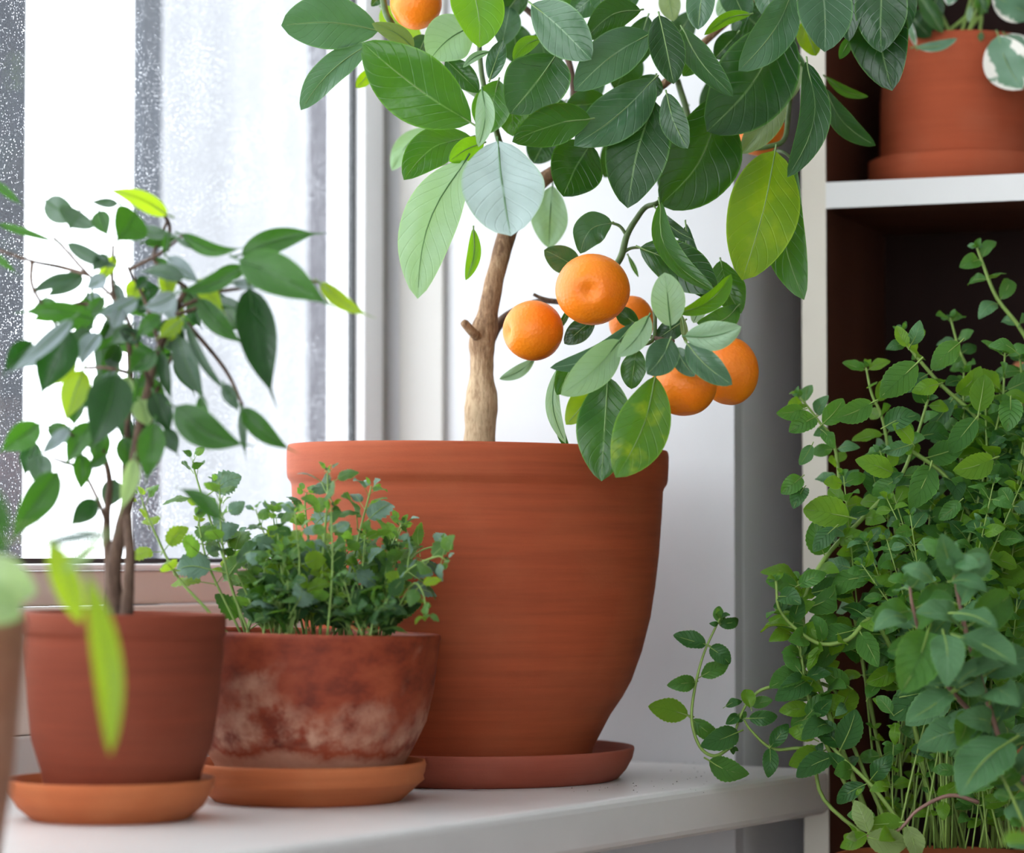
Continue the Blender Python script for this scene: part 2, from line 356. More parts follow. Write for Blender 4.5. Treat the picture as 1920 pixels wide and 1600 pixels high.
def soil_disc(name, c, r, parent, tilt=0.0, amp=.003, seed=0):
    v = [(c[0], c[1], c[2])]; f = []; NR, NS = 9, 40
    for i in range(1, NR+1):
        for k in range(NS):
            a = 2*math.pi*k/NS; rr = r*i/NR; x, y = rr*math.cos(a), rr*math.sin(a)
            h = amp*mnoise.noise(Vector((x*160+seed, y*160, 3)))+amp*.6*mnoise.noise(Vector((x*420, y*420, seed)))
            v.append((c[0]+x, c[1]+y, c[2]+h*(1 if i < NR else .3)-x*math.tan(tilt)))
    for k in range(NS): f.append((0, 1+k, 1+(k+1) % NS))
    for i in range(NR-1):
        for k in range(NS):
            a, b = 1+i*NS+k, 1+i*NS+(k+1) % NS; f.append((a, a+NS, b+NS, b))
    return mesh(name, v, f, parent, M['soil'], smooth=False)

# ------------------------------------------------------------------ leaves
def prof_citrus(t, o=1.0, e=.72): return max(0, math.sin(math.pi*min(1, t**o)))**e
def prof_ficus(t):
    k = min(1, t/.83); a = max(0, math.sin(math.pi*k**.74))**.86
    tail = .13*(1-t)/.30 if t > .7 else 0
    return max(a*(1 if t < .6 else 1-.25*(t-.6)/.4), tail if t < 1 else 0)
def leaf_geo(B, T, wid, roll=0, arch=.08, bow=0.0, fold=.12, prof=prof_citrus, teeth=0, tamp=.0, nx=6, ny=14, ripple=0.0, seed=0, petiole=.10, ribr=.0007, view=None):
    B, T = Vector(B), Vector(T); a = T-B; L = a.length; a /= L
    vd = Vector(view) if view else -((B+T)/2).normalized()
    n = vd-a*vd.dot(a)
    if n.length < .02: n = Vector((0, 0, 1))-a*a.z
    n.normalize(); n = Matrix.Rotation(roll, 3, a) @ n; s = a.cross(n)
    v, f, uv = [], [], []
    hw = wid/2/max(.35, abs(math.cos(roll)))
    def centre(t): return B+a*(L*t)+s*(bow*L*math.sin(math.pi*t))+n*(arch*L*(math.sin(math.pi*min(1, t*.9))-.25*t))
    for j in range(ny+1):
        t = j/ny; c = centre(t); w = hw*prof(t)
        ta = (centre(min(1, t+.02))-centre(max(0, t-.02))).normalized(); ss = ta.cross(n).normalized(); nn = ss.cross(ta)
        for i in range(nx+1):
            x = 2*i/nx-1; ww = w
            if teeth and abs(x) > .95: ww = w*(1+tamp*(1 if j % 2 else -1))
            h = fold*abs(x)*w+ripple*w*math.sin(t*13+seed+x*2)*abs(x)+.26*w*mnoise.noise(Vector((t*2.6+seed*7.1, x*1.3, seed)))
            v.append(c+ss*(ww*x)+nn*h); uv.append((.5+x/2, t))
    W_ = nx+1
    for j in range(ny):
        for i in range(nx): f.append((j*W_+i, j*W_+i+1, (j+1)*W_+i+1, (j+1)*W_+i))
    fm = [0]*len(f)
    if ribr:
        base = len(v); k = 8; N3 = 4
        for j in range(k+1):
            t = -petiole+(petiole+.93)*j/k
            c = centre(t) if t > 0 else B+a*(L*t)+n*(arch*L*2.6*t)-Vector((0, 0, 0))
            rr = ribr*(1.25 if t < .02 else 1-.75*t)
            for q in range(N3):
                an = 2*math.pi*q/N3; v.append(c+(s*math.cos(an)+n*math.sin(an))*rr+n*(fold*.0)); uv.append((.5, max(0, t)))
        for j in range(k):
            for q in range(N3):
                q2 = (q+1) % N3; f.append((base+j*N3+q, base+j*N3+q2, base+(j+1)*N3+q2, base+(j+1)*N3+q)); fm.append(1)
    return v, f, uv, fm
def px_leaf(parent, rec, prof, yoff=0.0, name='leaf', ribr=.0006, **kw):
    bx, by, tx, ty, w, Y, dY, mk = rec[:8]; opt = dict(rec[8]) if len(rec) > 8 else {}
    pm = opt.pop('m2', None)
    sd = R.random()*50
    w *= kw.pop('wsc', 1)
    args = dict(roll=R.uniform(-.35, .35), arch=R.uniform(.02, .07), fold=R.uniform(.06, .18), seed=sd); args.update(kw); args.update(opt)
    v, f, uv, fm = leaf_geo(P(bx, by, Y+yoff), P(tx, ty, Y+yoff+dY), w*(Y+yoff)/F, prof=prof, ribr=ribr, **args)
    rib = M['rib_pale'] if mk in ('s', 'p', 'fb', 'fg') else M['rib']
    if mk == 'fd' or mk == 'fm': rib = M['fm']
    return mesh(name, v, f, parent, uvs=uv, mats=[M[mk], rib], fm=fm)

# local shared leaf meshes for the small-leaved herbs: unit length along +X, normal +Z
HERB = {}
def herb_mesh(kind, variant, mk):
    key = (kind, variant, mk)
    if key in HERB: return HERB[key]
    rr = random.Random(variant*31+len(kind))
    if kind == 'mint':
        pr = lambda t: max(0, math.sin(math.pi*min(1, t**.86)))**.74
        wid = rr.uniform(.54, .70); kw = dict(arch=(.06, .14, .22, .30, .18, .10, .26)[variant % 7], fold=(.35, .1, .25, -.1, .45, .0, .3)[variant % 7], tamp=.035, ny=20, nx=4, ripple=.10)
    elif kind == 'balm':
        pr = lambda t: max(0, math.sin(math.pi*min(1, t**.72)))**.7
        wid = rr.uniform(.66, .82); kw = dict(arch=rr.uniform(.08, .26), fold=rr.uniform(-.2, .3), tamp=.11, ny=16, nx=4, ripple=.10)
    v, f, uv, fm = leaf_geo((0, 0, 0), (1, 0, 0), wid, roll=0, bow=rr.uniform(-.05, .05), prof=pr, teeth=1, seed=variant*3.7, petiole=.16 if kind == 'mint' else .45, ribr=.018, view=(0, 0, 1), **kw)
    me = bpy.data.meshes.new(kind+'_leaf'); me.from_pydata([tuple(x) for x in v], [], f)
    me.polygons.foreach_set('use_smooth', [True]*len(f)); me.polygons.foreach_set('material_index', fm)
    ul = me.uv_layers.new(name='UVMap'); ul.data.foreach_set('uv', [c for lp in me.loops for c in uv[lp.vertex_index]])
    me.materials.append(M[mk]); me.materials.append(M['mint_stem'] if kind == 'mint' else M['balm']); me.update()
    HERB[key] = me; return me
def leaf_matrix(B, d, up, L):
    x = d.normalized(); z = up-x*up.dot(x)
    if z.length < .05: z = Vector((0, -1, .3))-x*Vector((0, -1, .3)).dot(x)
    z.normalize(); y = z.cross(x)
    m = Matrix((x, y, z)).transposed().to_4x4(); m = m @ Matrix.Scale(L, 4); m.translation = B
    return m

# ================================================================== SETTING
ZS = -.1386                     # top of the sill
ZC, ZF = 1.30, -.95             # ceiling, floor
UR = .254                       # side wall of the window niche
u_gl = col_u(664, .352); u_st = col_u(719, .345); u_c1 = col_u(750, .345)
UL = -2.6
tag(uwbox('floor', -3.0, 1.7, -3.2, .5, ZF-.05, ZF, M['floor']), kind='structure')
tag(uwbox('ceiling', -3.0, 1.7, -3.2, .5, ZC, ZC+.05, M['ceil']), kind='structure')
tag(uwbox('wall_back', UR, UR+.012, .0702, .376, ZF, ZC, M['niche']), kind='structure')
tag(uwbox('wall_right', UR+.0122, 1.7, .07, .376, ZF, ZC, M['wall']), kind='structure')
tag(uwbox('wall_left', UL-.4, UR, .36, .5, ZF, ZS-.0296, M['wall']), kind='structure')
tag(uwbox('wall_left', UL-.4, UR, .36, .5, 1.15, ZC, M['wall']), kind='structure')
tag(uwbox('wall_left', UL-.4, UL, .36, .5, ZS-.0296, 1.15, M['wall']), kind='structure')
tag(uwbox('wall_far', 1.7, 1.75, -3.2, .5, ZF, ZC, M['wall']), kind='structure')
tag(uwbox('wall_front', -3.0, 1.7, -3.25, -3.2, ZF, ZC, M['wall']), kind='structure')
# unseen wall behind the camera, its wide opening added and sized for fill light
tag(uwbox('wall_near', -3.05, -3.0, -3.2, .5, ZF, -.25, M['wall']), kind='structure')
tag(uwbox('wall_near', -3.05, -3.0, -3.2, .5, 1.15, ZC, M['wall']), kind='structure')
tag(uwbox('wall_near', -3.05, -3.0, -3.2, -2.1, -.25, 1.15, M['wall']), kind='structure')
# sill slab and the low ledge at its back
tag(uwbox('trim_1', UL, UR-.001, 0, .359, ZS-.0296, ZS, M['sill'], bevel=.005), kind='structure')
tag(uwbox('trim_2', UL, UR-.002, .335, .359, ZS+.0002, -.107, M['ledge'], bevel=.002), kind='structure')
# window frame
win = bpy.data.objects.new('window_1', None); COL.objects.link(win); win.location = uw((u_gl+UL)/2, .35, 0); tag(win, kind='structure')
uwbox('bottom_rail', UL, UR-.0003, .338, .36, -.1068, -.0305, M['rail'], win, .0015)
uwbox('sash_bottom', UL, u_st, .345, .375, -.030, -.0085, M['rail'], win, .002)
uwbox('glazing_bead', UL, u_gl, .343, .352, -.0083, -.0042, M['frame'], win, .0015)
uwbox('gasket', UL, u_gl, .350, .358, -.0040, -.0008, M['gasket'], win)
uwbox('glass_pane', UL, u_gl-.0005, .3535, .3575, -.0008, 1.14, M['glass'], win)
uwbox('gasket', u_gl-.0005, u_gl+.0022, .3526, .3576, -.0008, 1.14, M['gasket'], win)
uwbox('sash_stile', u_gl+.0023, u_st, .345, .375, -.0083, 1.14, M['frame'], win, .0015)
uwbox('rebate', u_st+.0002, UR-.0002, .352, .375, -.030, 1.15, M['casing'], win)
uwbox('top_rail', UL, UR-.0003, .345, .375, 1.141, 1.15, M['frame'], win)
# casing board on the niche wall
u_b = UR-.006
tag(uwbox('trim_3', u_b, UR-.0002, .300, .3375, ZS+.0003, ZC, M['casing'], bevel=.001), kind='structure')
# outside the glass: balcony posts and a pale sheet
def ext(name, x0, x1, w, th, mat, label, cat, z0=-.6, z1=2.2):
    o = uwbox(name, col_u(x0, w+th), col_u(x1, w), w, w+th, z0, z1, mat, bevel=.001); tag(o, label, cat); return o
ext('balcony_post', -70, 46, .62, .016, M['ext_dark'], 'dark blue grey post outside the glass at the left edge', 'post')
ext('balcony_post', 243, 301, .62, .012, M['ext_dark'], 'dark blue grey post outside the glass behind the weeping fig', 'post')
ext('balcony_post', 575, 617, .60, .008, M['ext_mauve'], 'mauve grey post outside the glass, nearest the window frame', 'post')
# pale corrugated sheet between the posts
v, f = [], []; ua, ub = col_u(300, .70), col_u(577, .70); n_ = 60
for k in range(n_+1):
    u = ua+(ub-ua)*k/n_; t = k/n_
    d = .003*math.sin(t*9.0)+.0015*math.sin(t*23+1)
    for dw in (0, .002):
        for z in (-.6, 2.2): v.append(uw(u, .70+d+dw, z))
for k in range(n_):
    a = k*4; b = a+4
    f += [(a, b, b+1, a+1), (a+2, a+3, b+3, b+2), (a+1, b+1, b+3, a+3), (a, a+2, b+2, b)]
tag(mesh('balcony_screen', v, f, None, M['ext_white']), 'pale rippled screen outside the glass between two posts', 'screen')

# ================================================================== BOOKCASE
BA = math.radians(20); BD = Vector((math.cos(BA), -math.sin(BA), 0)); BB = Vector((math.sin(BA), math.cos(BA), 0)); BQ = Vector((.1947, 1.965, 0))
def bkbox(name, s0, s1, t0, t1, z0, z1, mat, parent, bevel=0.0):
    p = [BQ+BD*s+BB*t+Vector((0, 0, z)) for z in (z0, z1) for s, t in ((s0, t0), (s1, t0), (s1, t1), (s0, t1))]
    return from_bm(name, hexa(p, bevel), mat, parent)
bk = empty('bookcase', BQ+BD*.4+Vector((0, 0, ZF)), 'tall dark brown bookcase with pale front edges, right of the window sill', 'bookcase')
ZSH = .2513; BDP = .183; BT = .0168; BWD = .80
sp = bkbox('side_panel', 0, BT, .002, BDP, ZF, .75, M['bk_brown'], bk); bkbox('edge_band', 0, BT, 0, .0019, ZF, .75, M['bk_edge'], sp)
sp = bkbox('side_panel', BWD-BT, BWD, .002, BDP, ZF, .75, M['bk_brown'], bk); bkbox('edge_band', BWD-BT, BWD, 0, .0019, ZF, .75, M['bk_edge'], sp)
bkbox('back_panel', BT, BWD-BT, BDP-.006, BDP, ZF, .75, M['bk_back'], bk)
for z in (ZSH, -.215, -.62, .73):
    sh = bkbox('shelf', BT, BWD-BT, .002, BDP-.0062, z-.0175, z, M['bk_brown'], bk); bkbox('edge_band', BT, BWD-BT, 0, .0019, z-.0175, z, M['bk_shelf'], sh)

# ================================================================== POTS AND SAUCERS
def saucer(name, cx, cy, rim, bot, h, mat, label, style=0):
    c = (cx, cy, ZS)
    if style == 1:
        pr = [(0, 0), (bot, 0), (bot*1.04, .002), (rim*.955, h*.45), (rim*.985, h*.52), (rim*.975, h*.62), (rim*.99, h*.72), (rim, h*.9), (rim*.992, h), (rim*.965, h*.99), (rim*.93, h*.8), (bot*.98, .0055), (0, .005)]
    else:
        pr = [(0, 0), (bot, 0), (bot*1.02, .0006), (bot+(rim-bot)*.55, h*.30), (bot+(rim-bot)*.88, h*.66), (rim*.998, h*.94), (rim*.995, h), (rim*.972, h), (rim*.955, h*.8), (bot*.97, .0058), (0, .0055)]
    o = lathe(name, pr, c, mat, seg=80); tag(o, label, 'saucer'); return o
cbx, cby = (886-960)/F*1.85, 1.85
saucer('plant_saucer', cbx+.001, cby, .1010, .089, .0200, M['tc_saucer'], 'dark red saucer under the large tangerine pot')
c1x, c1y = (230-960)/F*1.566, 1.566
saucer('plant_saucer', (211-960)/F*1.566, c1y, .0555, .0415, .0215, M['tc_orange'], 'rounded orange saucer under the weeping fig pot')
c2x, c2y = (578-960)/F*1.685, 1.685
saucer('plant_saucer', c2x+.0005, c2y, .0675, .0535, .0225, M['tc_orange'], 'ridged orange saucer under the stained herb bowl', 1)

def zpx(y, Y): return (1045-y)*Y/F
# ---- big tangerine pot
tree = empty('potted_tangerine_tree', (cbx, cby, ZS+.006), 'tangerine tree with orange fruit in the large smooth terracotta pot', 'potted tree')
sc = 1.85/F; zb = ZS+.0062
pr = [(0, 0), (.0715, 0), (.0735, .004)]
for r, y in ((226, 1394), (256, 1334), (278, 1300), (294, 1270), (313, 1215), (328, 1151), (336, 1095), (341.5, 1032), (346, 960), (347.5, 928), (348, 917), (350, 911), (355.5, 903), (357, 895), (358, 870), (358, 852), (357, 845)):
    pr.append((r*sc, zpx(y, 1.85)-zb))
zt = pr[-1][1]
pr += [(355*sc, zt+.0012), (346*sc, zt+.0012), (342*sc, zt-.001), (337*sc, zt-.03), (330*sc, zt-.06), (.0, zt-.062)]
lathe('pot', pr, (cbx, cby, zb), M['tc_big'], tree, seg=128, tilt=math.radians(1.0), wob=.003)
soil_disc('soil', (cbx, cby, zb+zt-.006), .111, tree, math.radians(1.0), .005, 1)
for x, y, a in ((752, 836, .4), (762, 837, -.5), (768, 838, .2), (962, 837, .9), (1058, 842, -.3)):
    b = P(x, y+2, 1.752); d = Vector((math.cos(a), 0, math.sin(a)*.6+.3))*.0035
    tube('soil_crumb', [b-d*.6, b, b+d], [.0006, .001, .0004], M['soil'], tree, 5, 3)
# ---- weeping fig pot
fig = empty('potted_weeping_fig', (c1x, c1y, ZS+.006), 'weeping fig with twisted stems in the brown terracotta pot', 'potted plant')
sc = 1.566/F; zb1 = ZS+.0062
pr = [(0, 0), (.0375, 0), (.0392, .003)]
for r, y in ((150, 1443), (169, 1386), (178, 1315), (183.5, 1245), (185.5, 1212), (183.5, 1196), (184.5, 1192), (188, 1189), (188.5, 1180), (188, 1158), (187, 1151)): pr.append((r*sc, zpx(y, 1.566)-zb1))
zt1 = pr[-1][1]; pr += [(185*sc, zt1+.0007), (178*sc, zt1+.0005), (175*sc, zt1-.002), (170*sc, zt1-.03), (0, zt1-.031)]
lathe('pot', pr, (c1x, c1y, zb1), M['tc_one'], fig, seg=96, tilt=math.radians(1.0), wob=.003)
soil_disc('soil', (c1x, c1y, zb1+zt1-.005), .0488, fig, math.radians(1.0), .003, 2)
# ---- herb bowl
balm = empty('potted_lemon_balm', (c2x, c2y, ZS+.006), 'bushy lemon balm in the wide lime-stained terracotta bowl', 'potted plant')
sc = 1.685/F; zb2 = ZS+.0062
pr = [(0, 0), (.0505, 0), (.0525, .003)]
for r, y in ((174, 1434), (184, 1419), (199, 1390), (219, 1345), (231, 1285), (237, 1225), (239.5, 1200), (241.5, 1192), (241, 1186)): pr.append((r*sc, zpx(y, 1.685)-zb2))
zt2 = pr[-1][1]; pr += [(238*sc, zt2+.0008), (230*sc, zt2+.0004), (226*sc, zt2-.002), (218*sc, zt2-.02), (0, zt2-.022)]
lathe('bowl', pr, (c2x, c2y, zb2), M['bowl'], balm, seg=96, tilt=math.radians(1.5), wob=.008)
soil_disc('soil', (c2x, c2y, zb2+zt2-.005), .0675, balm, math.radians(1.5), .004, 3)
# ---- nearest pot at the left edge of the picture
c0x, c0y = (-118-960)/F*1.28, 1.28
near = empty('potted_trailing_plant', (c0x, c0y, ZS), 'blurred trailing plant in a pale terracotta pot at the left edge', 'potted plant')
z0 = ZS+.0005
pr = [(0, 0), (.026, 0), (.028, .003), (.034, .045), (.0372, .085), (.0385, .1), (.039, .112), (.0385, .1135), (.0355, .113), (.033, .08), (0, .079)]
lathe('pot', pr, (c0x, c0y, z0), M['tc_pale'], near, seg=64)
soil_disc('soil', (c0x, c0y, z0+.106), .0345, near, 0, .002, 4)

# ---- pot on the shelf
spx, spy = (1797-960)/F*2.03, 2.028
shp = empty('potted_variegated_plant', (spx, spy, ZSH), 'white-edged variegated plant in the terracotta pot on the shelf', 'potted plant')
k = 2.03/F
sau = lathe('plant_saucer', [(0, 0), (.058, 0), (.0605, .003), (.0613, .012), (.0608, .0225), (.059, .0235), (.0555, .023), (.054, .006), (0, .005)], (spx, spy, ZSH+.0003), M['tc_shelf'], seg=72)
tag(sau, 'thick terracotta saucer under the pot on the shelf', 'saucer')
lathe('pot', [(0, 0), (.0515, 0), (.0525, .004), (.0530, .03), (.0522, .06), (.0500, .084), (.0478, .1), (.0475, .1015), (.044, .1015), (.043, .09), (0, .088)], (spx, spy, ZSH+.0056), M['tc_shelf'], shp, seg=72)
soil_disc('soil', (spx, spy, ZSH+.100), .0432, shp, 0, .002, 5)
# ---- rosy card box behind the shelf plant
bx = bkbox('cardboard_box', .262, .36, .105, .170, ZSH+.0004, ZSH+.16, M['cardboard'], None, .002); tag(bx, 'rosy brown cardboard box on the shelf behind the variegated plant', 'box')

# ---- mint pot, stand and jar
cmx, cmy = (1762-960)/F*1.815, 1.815
mint = empty('potted_mint', (cmx, cmy, -.284), 'big bushy mint with long leaning stems in front of the bookcase', 'potted plant')
lathe('pot', [(0, 0), (.050, 0), (.052, .003), (.060, .07), (.0625, .08), (.0655, .082), (.067, .098), (.0665, .1), (.063, .1), (.060, .08), (0, .078)], (cmx, cmy, -.284), M['tc_orange'], mint, seg=72)
soil_disc('soil', (cmx, cmy, -.192), .0615, mint, 0, .004, 6)
st = empty('plant_stand', (cmx, cmy, ZF), 'wooden plant stand under the mint pot', 'stand')
lathe('stand_top', [(0, 0), (.075, 0), (.077, .002), (.077, .016), (.075, .018), (0, .018)], (cmx, cmy, -.3025), M['wood'], st, seg=48)
for sx in (-1, 1):
    for sy in (-1, 1):
        tube('leg', [Vector((cmx+sx*.045, cmy+sy*.045, -.3025)), Vector((cmx+sx*.055, cmy+sy*.055, ZF))], [.009, .007], M['wood'], st, 10, 4)
jx, jy = (2035-960)/F*2.0, 2.0
jar = lathe('terracotta_jar', [(0, 0), (.045, 0), (.048, .004), (.058, .08), (.0625, .16), (.065, .22), (.063, .27), (.055, .315), (.047, .338), (.049, .345), (.047, .348), (.042, .345), (.045, .32), (0, .30)], (jx, jy, -.2148), M['tc_jar'], seg=64)
tag(jar, 'pale terracotta jar standing behind the mint in the bookcase', 'jar')

rs = random.Random(4); v, f = [], []
for i in range(90):
    if i < 50: p = P(rs.uniform(1060, 1330), 1045+.1386*F/rs.uniform(1.72, 1.93), 1.8); p = p*(ZS/p.z)
    else:
        t = rs.uniform(.0, .22); p = uw(UR-rs.uniform(.001, .006), .08+t, ZS)
    if (p.x-cbx)**2+(p.y-cby)**2 < .094**2: continue
    r_ = rs.uniform(.0002, .00055); b0 = len(v)
    for d in ((1,0,.6),(-.8,.5,.5),(-.4,-.9,.6),(.1,.1,1.7),(0,0,0)): v.append((p.x+d[0]*r_, p.y+d[1]*r_, ZS+.0001+d[2]*r_*.7))
    f += [(b0,b0+1,b0+3),(b0+1,b0+2,b0+3),(b0+2,b0,b0+3),(b0+1,b0,b0+4),(b0+2,b0+1,b0+4),(b0,b0+2,b0+4)]
tag(mesh('soil_crumbs', v, f, None, M['soil'], smooth=False), 'dark soil crumbs scattered on the white sill beside the large pot', 'soil', kind='stuff')

# ================================================================== TANGERINE TREE
def bark(name, pts, mat='bark', seg=12, n=None, rough=.09, nsc=120):
    return tube(name, [P(x, y, Y) for x, y, Y, r in pts], [r*Y/F for x, y, Y, r in pts], M[mat], tree, seg, n, rough, nsc)
bark('trunk', [(896, 870, 1.845, 33), (898, 838, 1.845, 31), (900, 800, 1.845, 29), (902, 765, 1.845, 32), (903, 735, 1.845, 28), (903, 700, 1.845, 22), (904, 665, 1.845, 22), (904, 640, 1.845, 26), (910, 612, 1.845, 25), (915, 585, 1.845, 19), (924, 540, 1.845, 18), (936, 490, 1.845, 17), (950, 440, 1.85, 18), (972, 390, 1.85, 17), (1000, 350, 1.85, 16)], seg=20, n=90)
bark('branch', [(1000, 350, 1.85, 16), (1040, 322, 1.85, 13), (1085, 290, 1.85, 12), (1140, 240, 1.85, 10), (1200, 185, 1.85, 9), (1255, 150, 1.85, 8), (1320, 80, 1.86, 7), (1400, 10, 1.86, 6), (1480, -60, 1.86, 5)], n=40)
bark('branch', [(985, 372, 1.85, 12), (960, 330, 1.85, 9), (935, 262, 1.82, 6), (918, 190, 1.81, 5.5), (905, 150, 1.81, 5), (900, 60, 1.83, 5), (930, -40, 1.84, 5)], 'twig', 8, 30)
bark('branch', [(1090, 285, 1.85, 9), (1080, 200, 1.86, 7), (1060, 100, 1.86, 6), (990, 20, 1.86, 6), (900, -40, 1.86, 5)], 'bark_dark', 8, 24)
bark('branch', [(908, 640, 1.85, 12), (889, 626, 1.835, 9), (872, 608, 1.83, 8), (868, 604, 1.83, 6)], n=12)
bark('branch', [(915, 640, 1.85, 13), (932, 612, 1.86, 10), (955, 590, 1.86, 8), (1000, 568, 1.86, 6), (1045, 566, 1.85, 5), (1120, 585, 1.83, 5), (1180, 610, 1.80, 5), (1215, 630, 1.77, 4), (1262, 640, 1.74, 4)], 'bark_dark', 8, 40)
bark('branch', [(1000, 552, 1.85, 3), (1018, 560, 1.85, 3.5), (1045, 566, 1.85, 3.5)], 'bark_dark', 6, 8)
bark('branch', [(1150, 505, 1.80, 6), (1165, 480, 1.80, 6.5), (1176, 440, 1.80, 6), (1195, 408, 1.80, 5.5), (1212, 388, 1.80, 5), (1238, 377, 1.80, 5), (1270, 330, 1.84, 5), (1290, 230, 1.85, 6), (1270, 150, 1.855, 6)], 'twig', 8, 40)
bark('branch', [(1174, 440, 1.80, 3.4), (1162, 424, 1.80, 3), (1147, 418, 1.80, 2.8)], 'twig', 6, 8)
bark('branch', [(1165, 476, 1.80, 3.4), (1182, 466, 1.80, 3), (1199, 464, 1.80, 2.8)], 'twig', 6, 8)
bark('branch', [(1330, 300, 1.87, 4), (1390, 282, 1.84, 5), (1440, 275, 1.83, 5), (1470, 262, 1.83, 5), (1478, 215, 1.83, 5), (1485, 120, 1.84, 5), (1480, 60, 1.85, 6), (1440, -20, 1.86, 6)], 'twig', 8, 40)
bark('branch', [(1452, 282, 1.83, 3.5), (1470, 286, 1.82, 3.2), (1488, 300, 1.82, 3)], 'twig', 6, 8)
bark('branch', [(1148, 660, 1.78, 3.2), (1141, 690, 1.765, 3.4), (1139, 712, 1.76, 3)], 'twig', 6, 8)
bark('branch', [(1225, 560, 1.80, 4), (1228, 605, 1.77, 4), (1222, 640, 1.76, 4), (1180, 648, 1.76, 4), (1140, 655, 1.78, 4)], 'twig', 7, 20)
bark('branch', [(715, -30, 1.80, 6), (722, 20, 1.80, 6), (735, 45, 1.80, 6), (770, 95, 1.83, 5), (850, 150, 1.84, 5), (910, 190, 1.82, 5)], 'twig', 8, 24)
bark('branch', [(1480, 110, 1.84, 4), (1530, 150, 1.83, 3), (1549, 165, 1.82, 2.5)], 'twig', 6, 10)
# fruit
def tangerine(x, y, Y, rx, rz, dim=None, lab=None):
    c = P(x, y, Y); v, f = [], []; NU, NV = 40, 26; s = Y/F
    ax = Vector(dim if dim else (0, -.1, 1)).normalized(); q = Vector((0, 0, 1)).rotation_difference(ax)
    for j in range(NV+1):
        th = math.pi*j/NV
        for i in range(NU):
            ph = 2*math.pi*i/NU
            d = Vector((math.sin(th)*math.cos(ph), math.sin(th)*math.sin(ph), math.cos(th)))
            rr = 1-.17*math.exp(-(th/.24)**2)+.012*math.exp(-((th-.5)/.2)**2)-.05*math.exp(-((math.pi-th)/.4)**2)+.012*mnoise.noise(d*2.2+c*9)
            d2 = q @ d
            v.append(c+Vector((d2.x*rx*s, d2.y*rx*s, d2.z*rz*s))*rr)
    for j in range(NV):
        for i in range(NU): f.append((j*NU+i, (j+1)*NU+i, (j+1)*NU+(i+1) % NU, j*NU+(i+1) % NU))
    o = mesh('tangerine', v, f, tree, M['peel'])
    me = o.data
    return o
tangerine(1111, 543, 1.755, 70.5, 67, (-.12, -1, -.12))
tangerine(1000, 620, 1.79, 57, 57, (-.95, -.45, -.05))
tangerine(1283, 722, 1.725, 61.5, 59, (.2, .5, 1))
tangerine(1368, 697, 1.765, 54.5, 64, (.3, .4, 1))
tangerine(1184, 603, 1.82, 43, 49, (.1, .2, 1))
tangerine(780, 7, 1.80, 49, 49, (-.7, -.5, .3))
tangerine(1422, 243, 1.86, 50, 50, (.2, .2, 1))

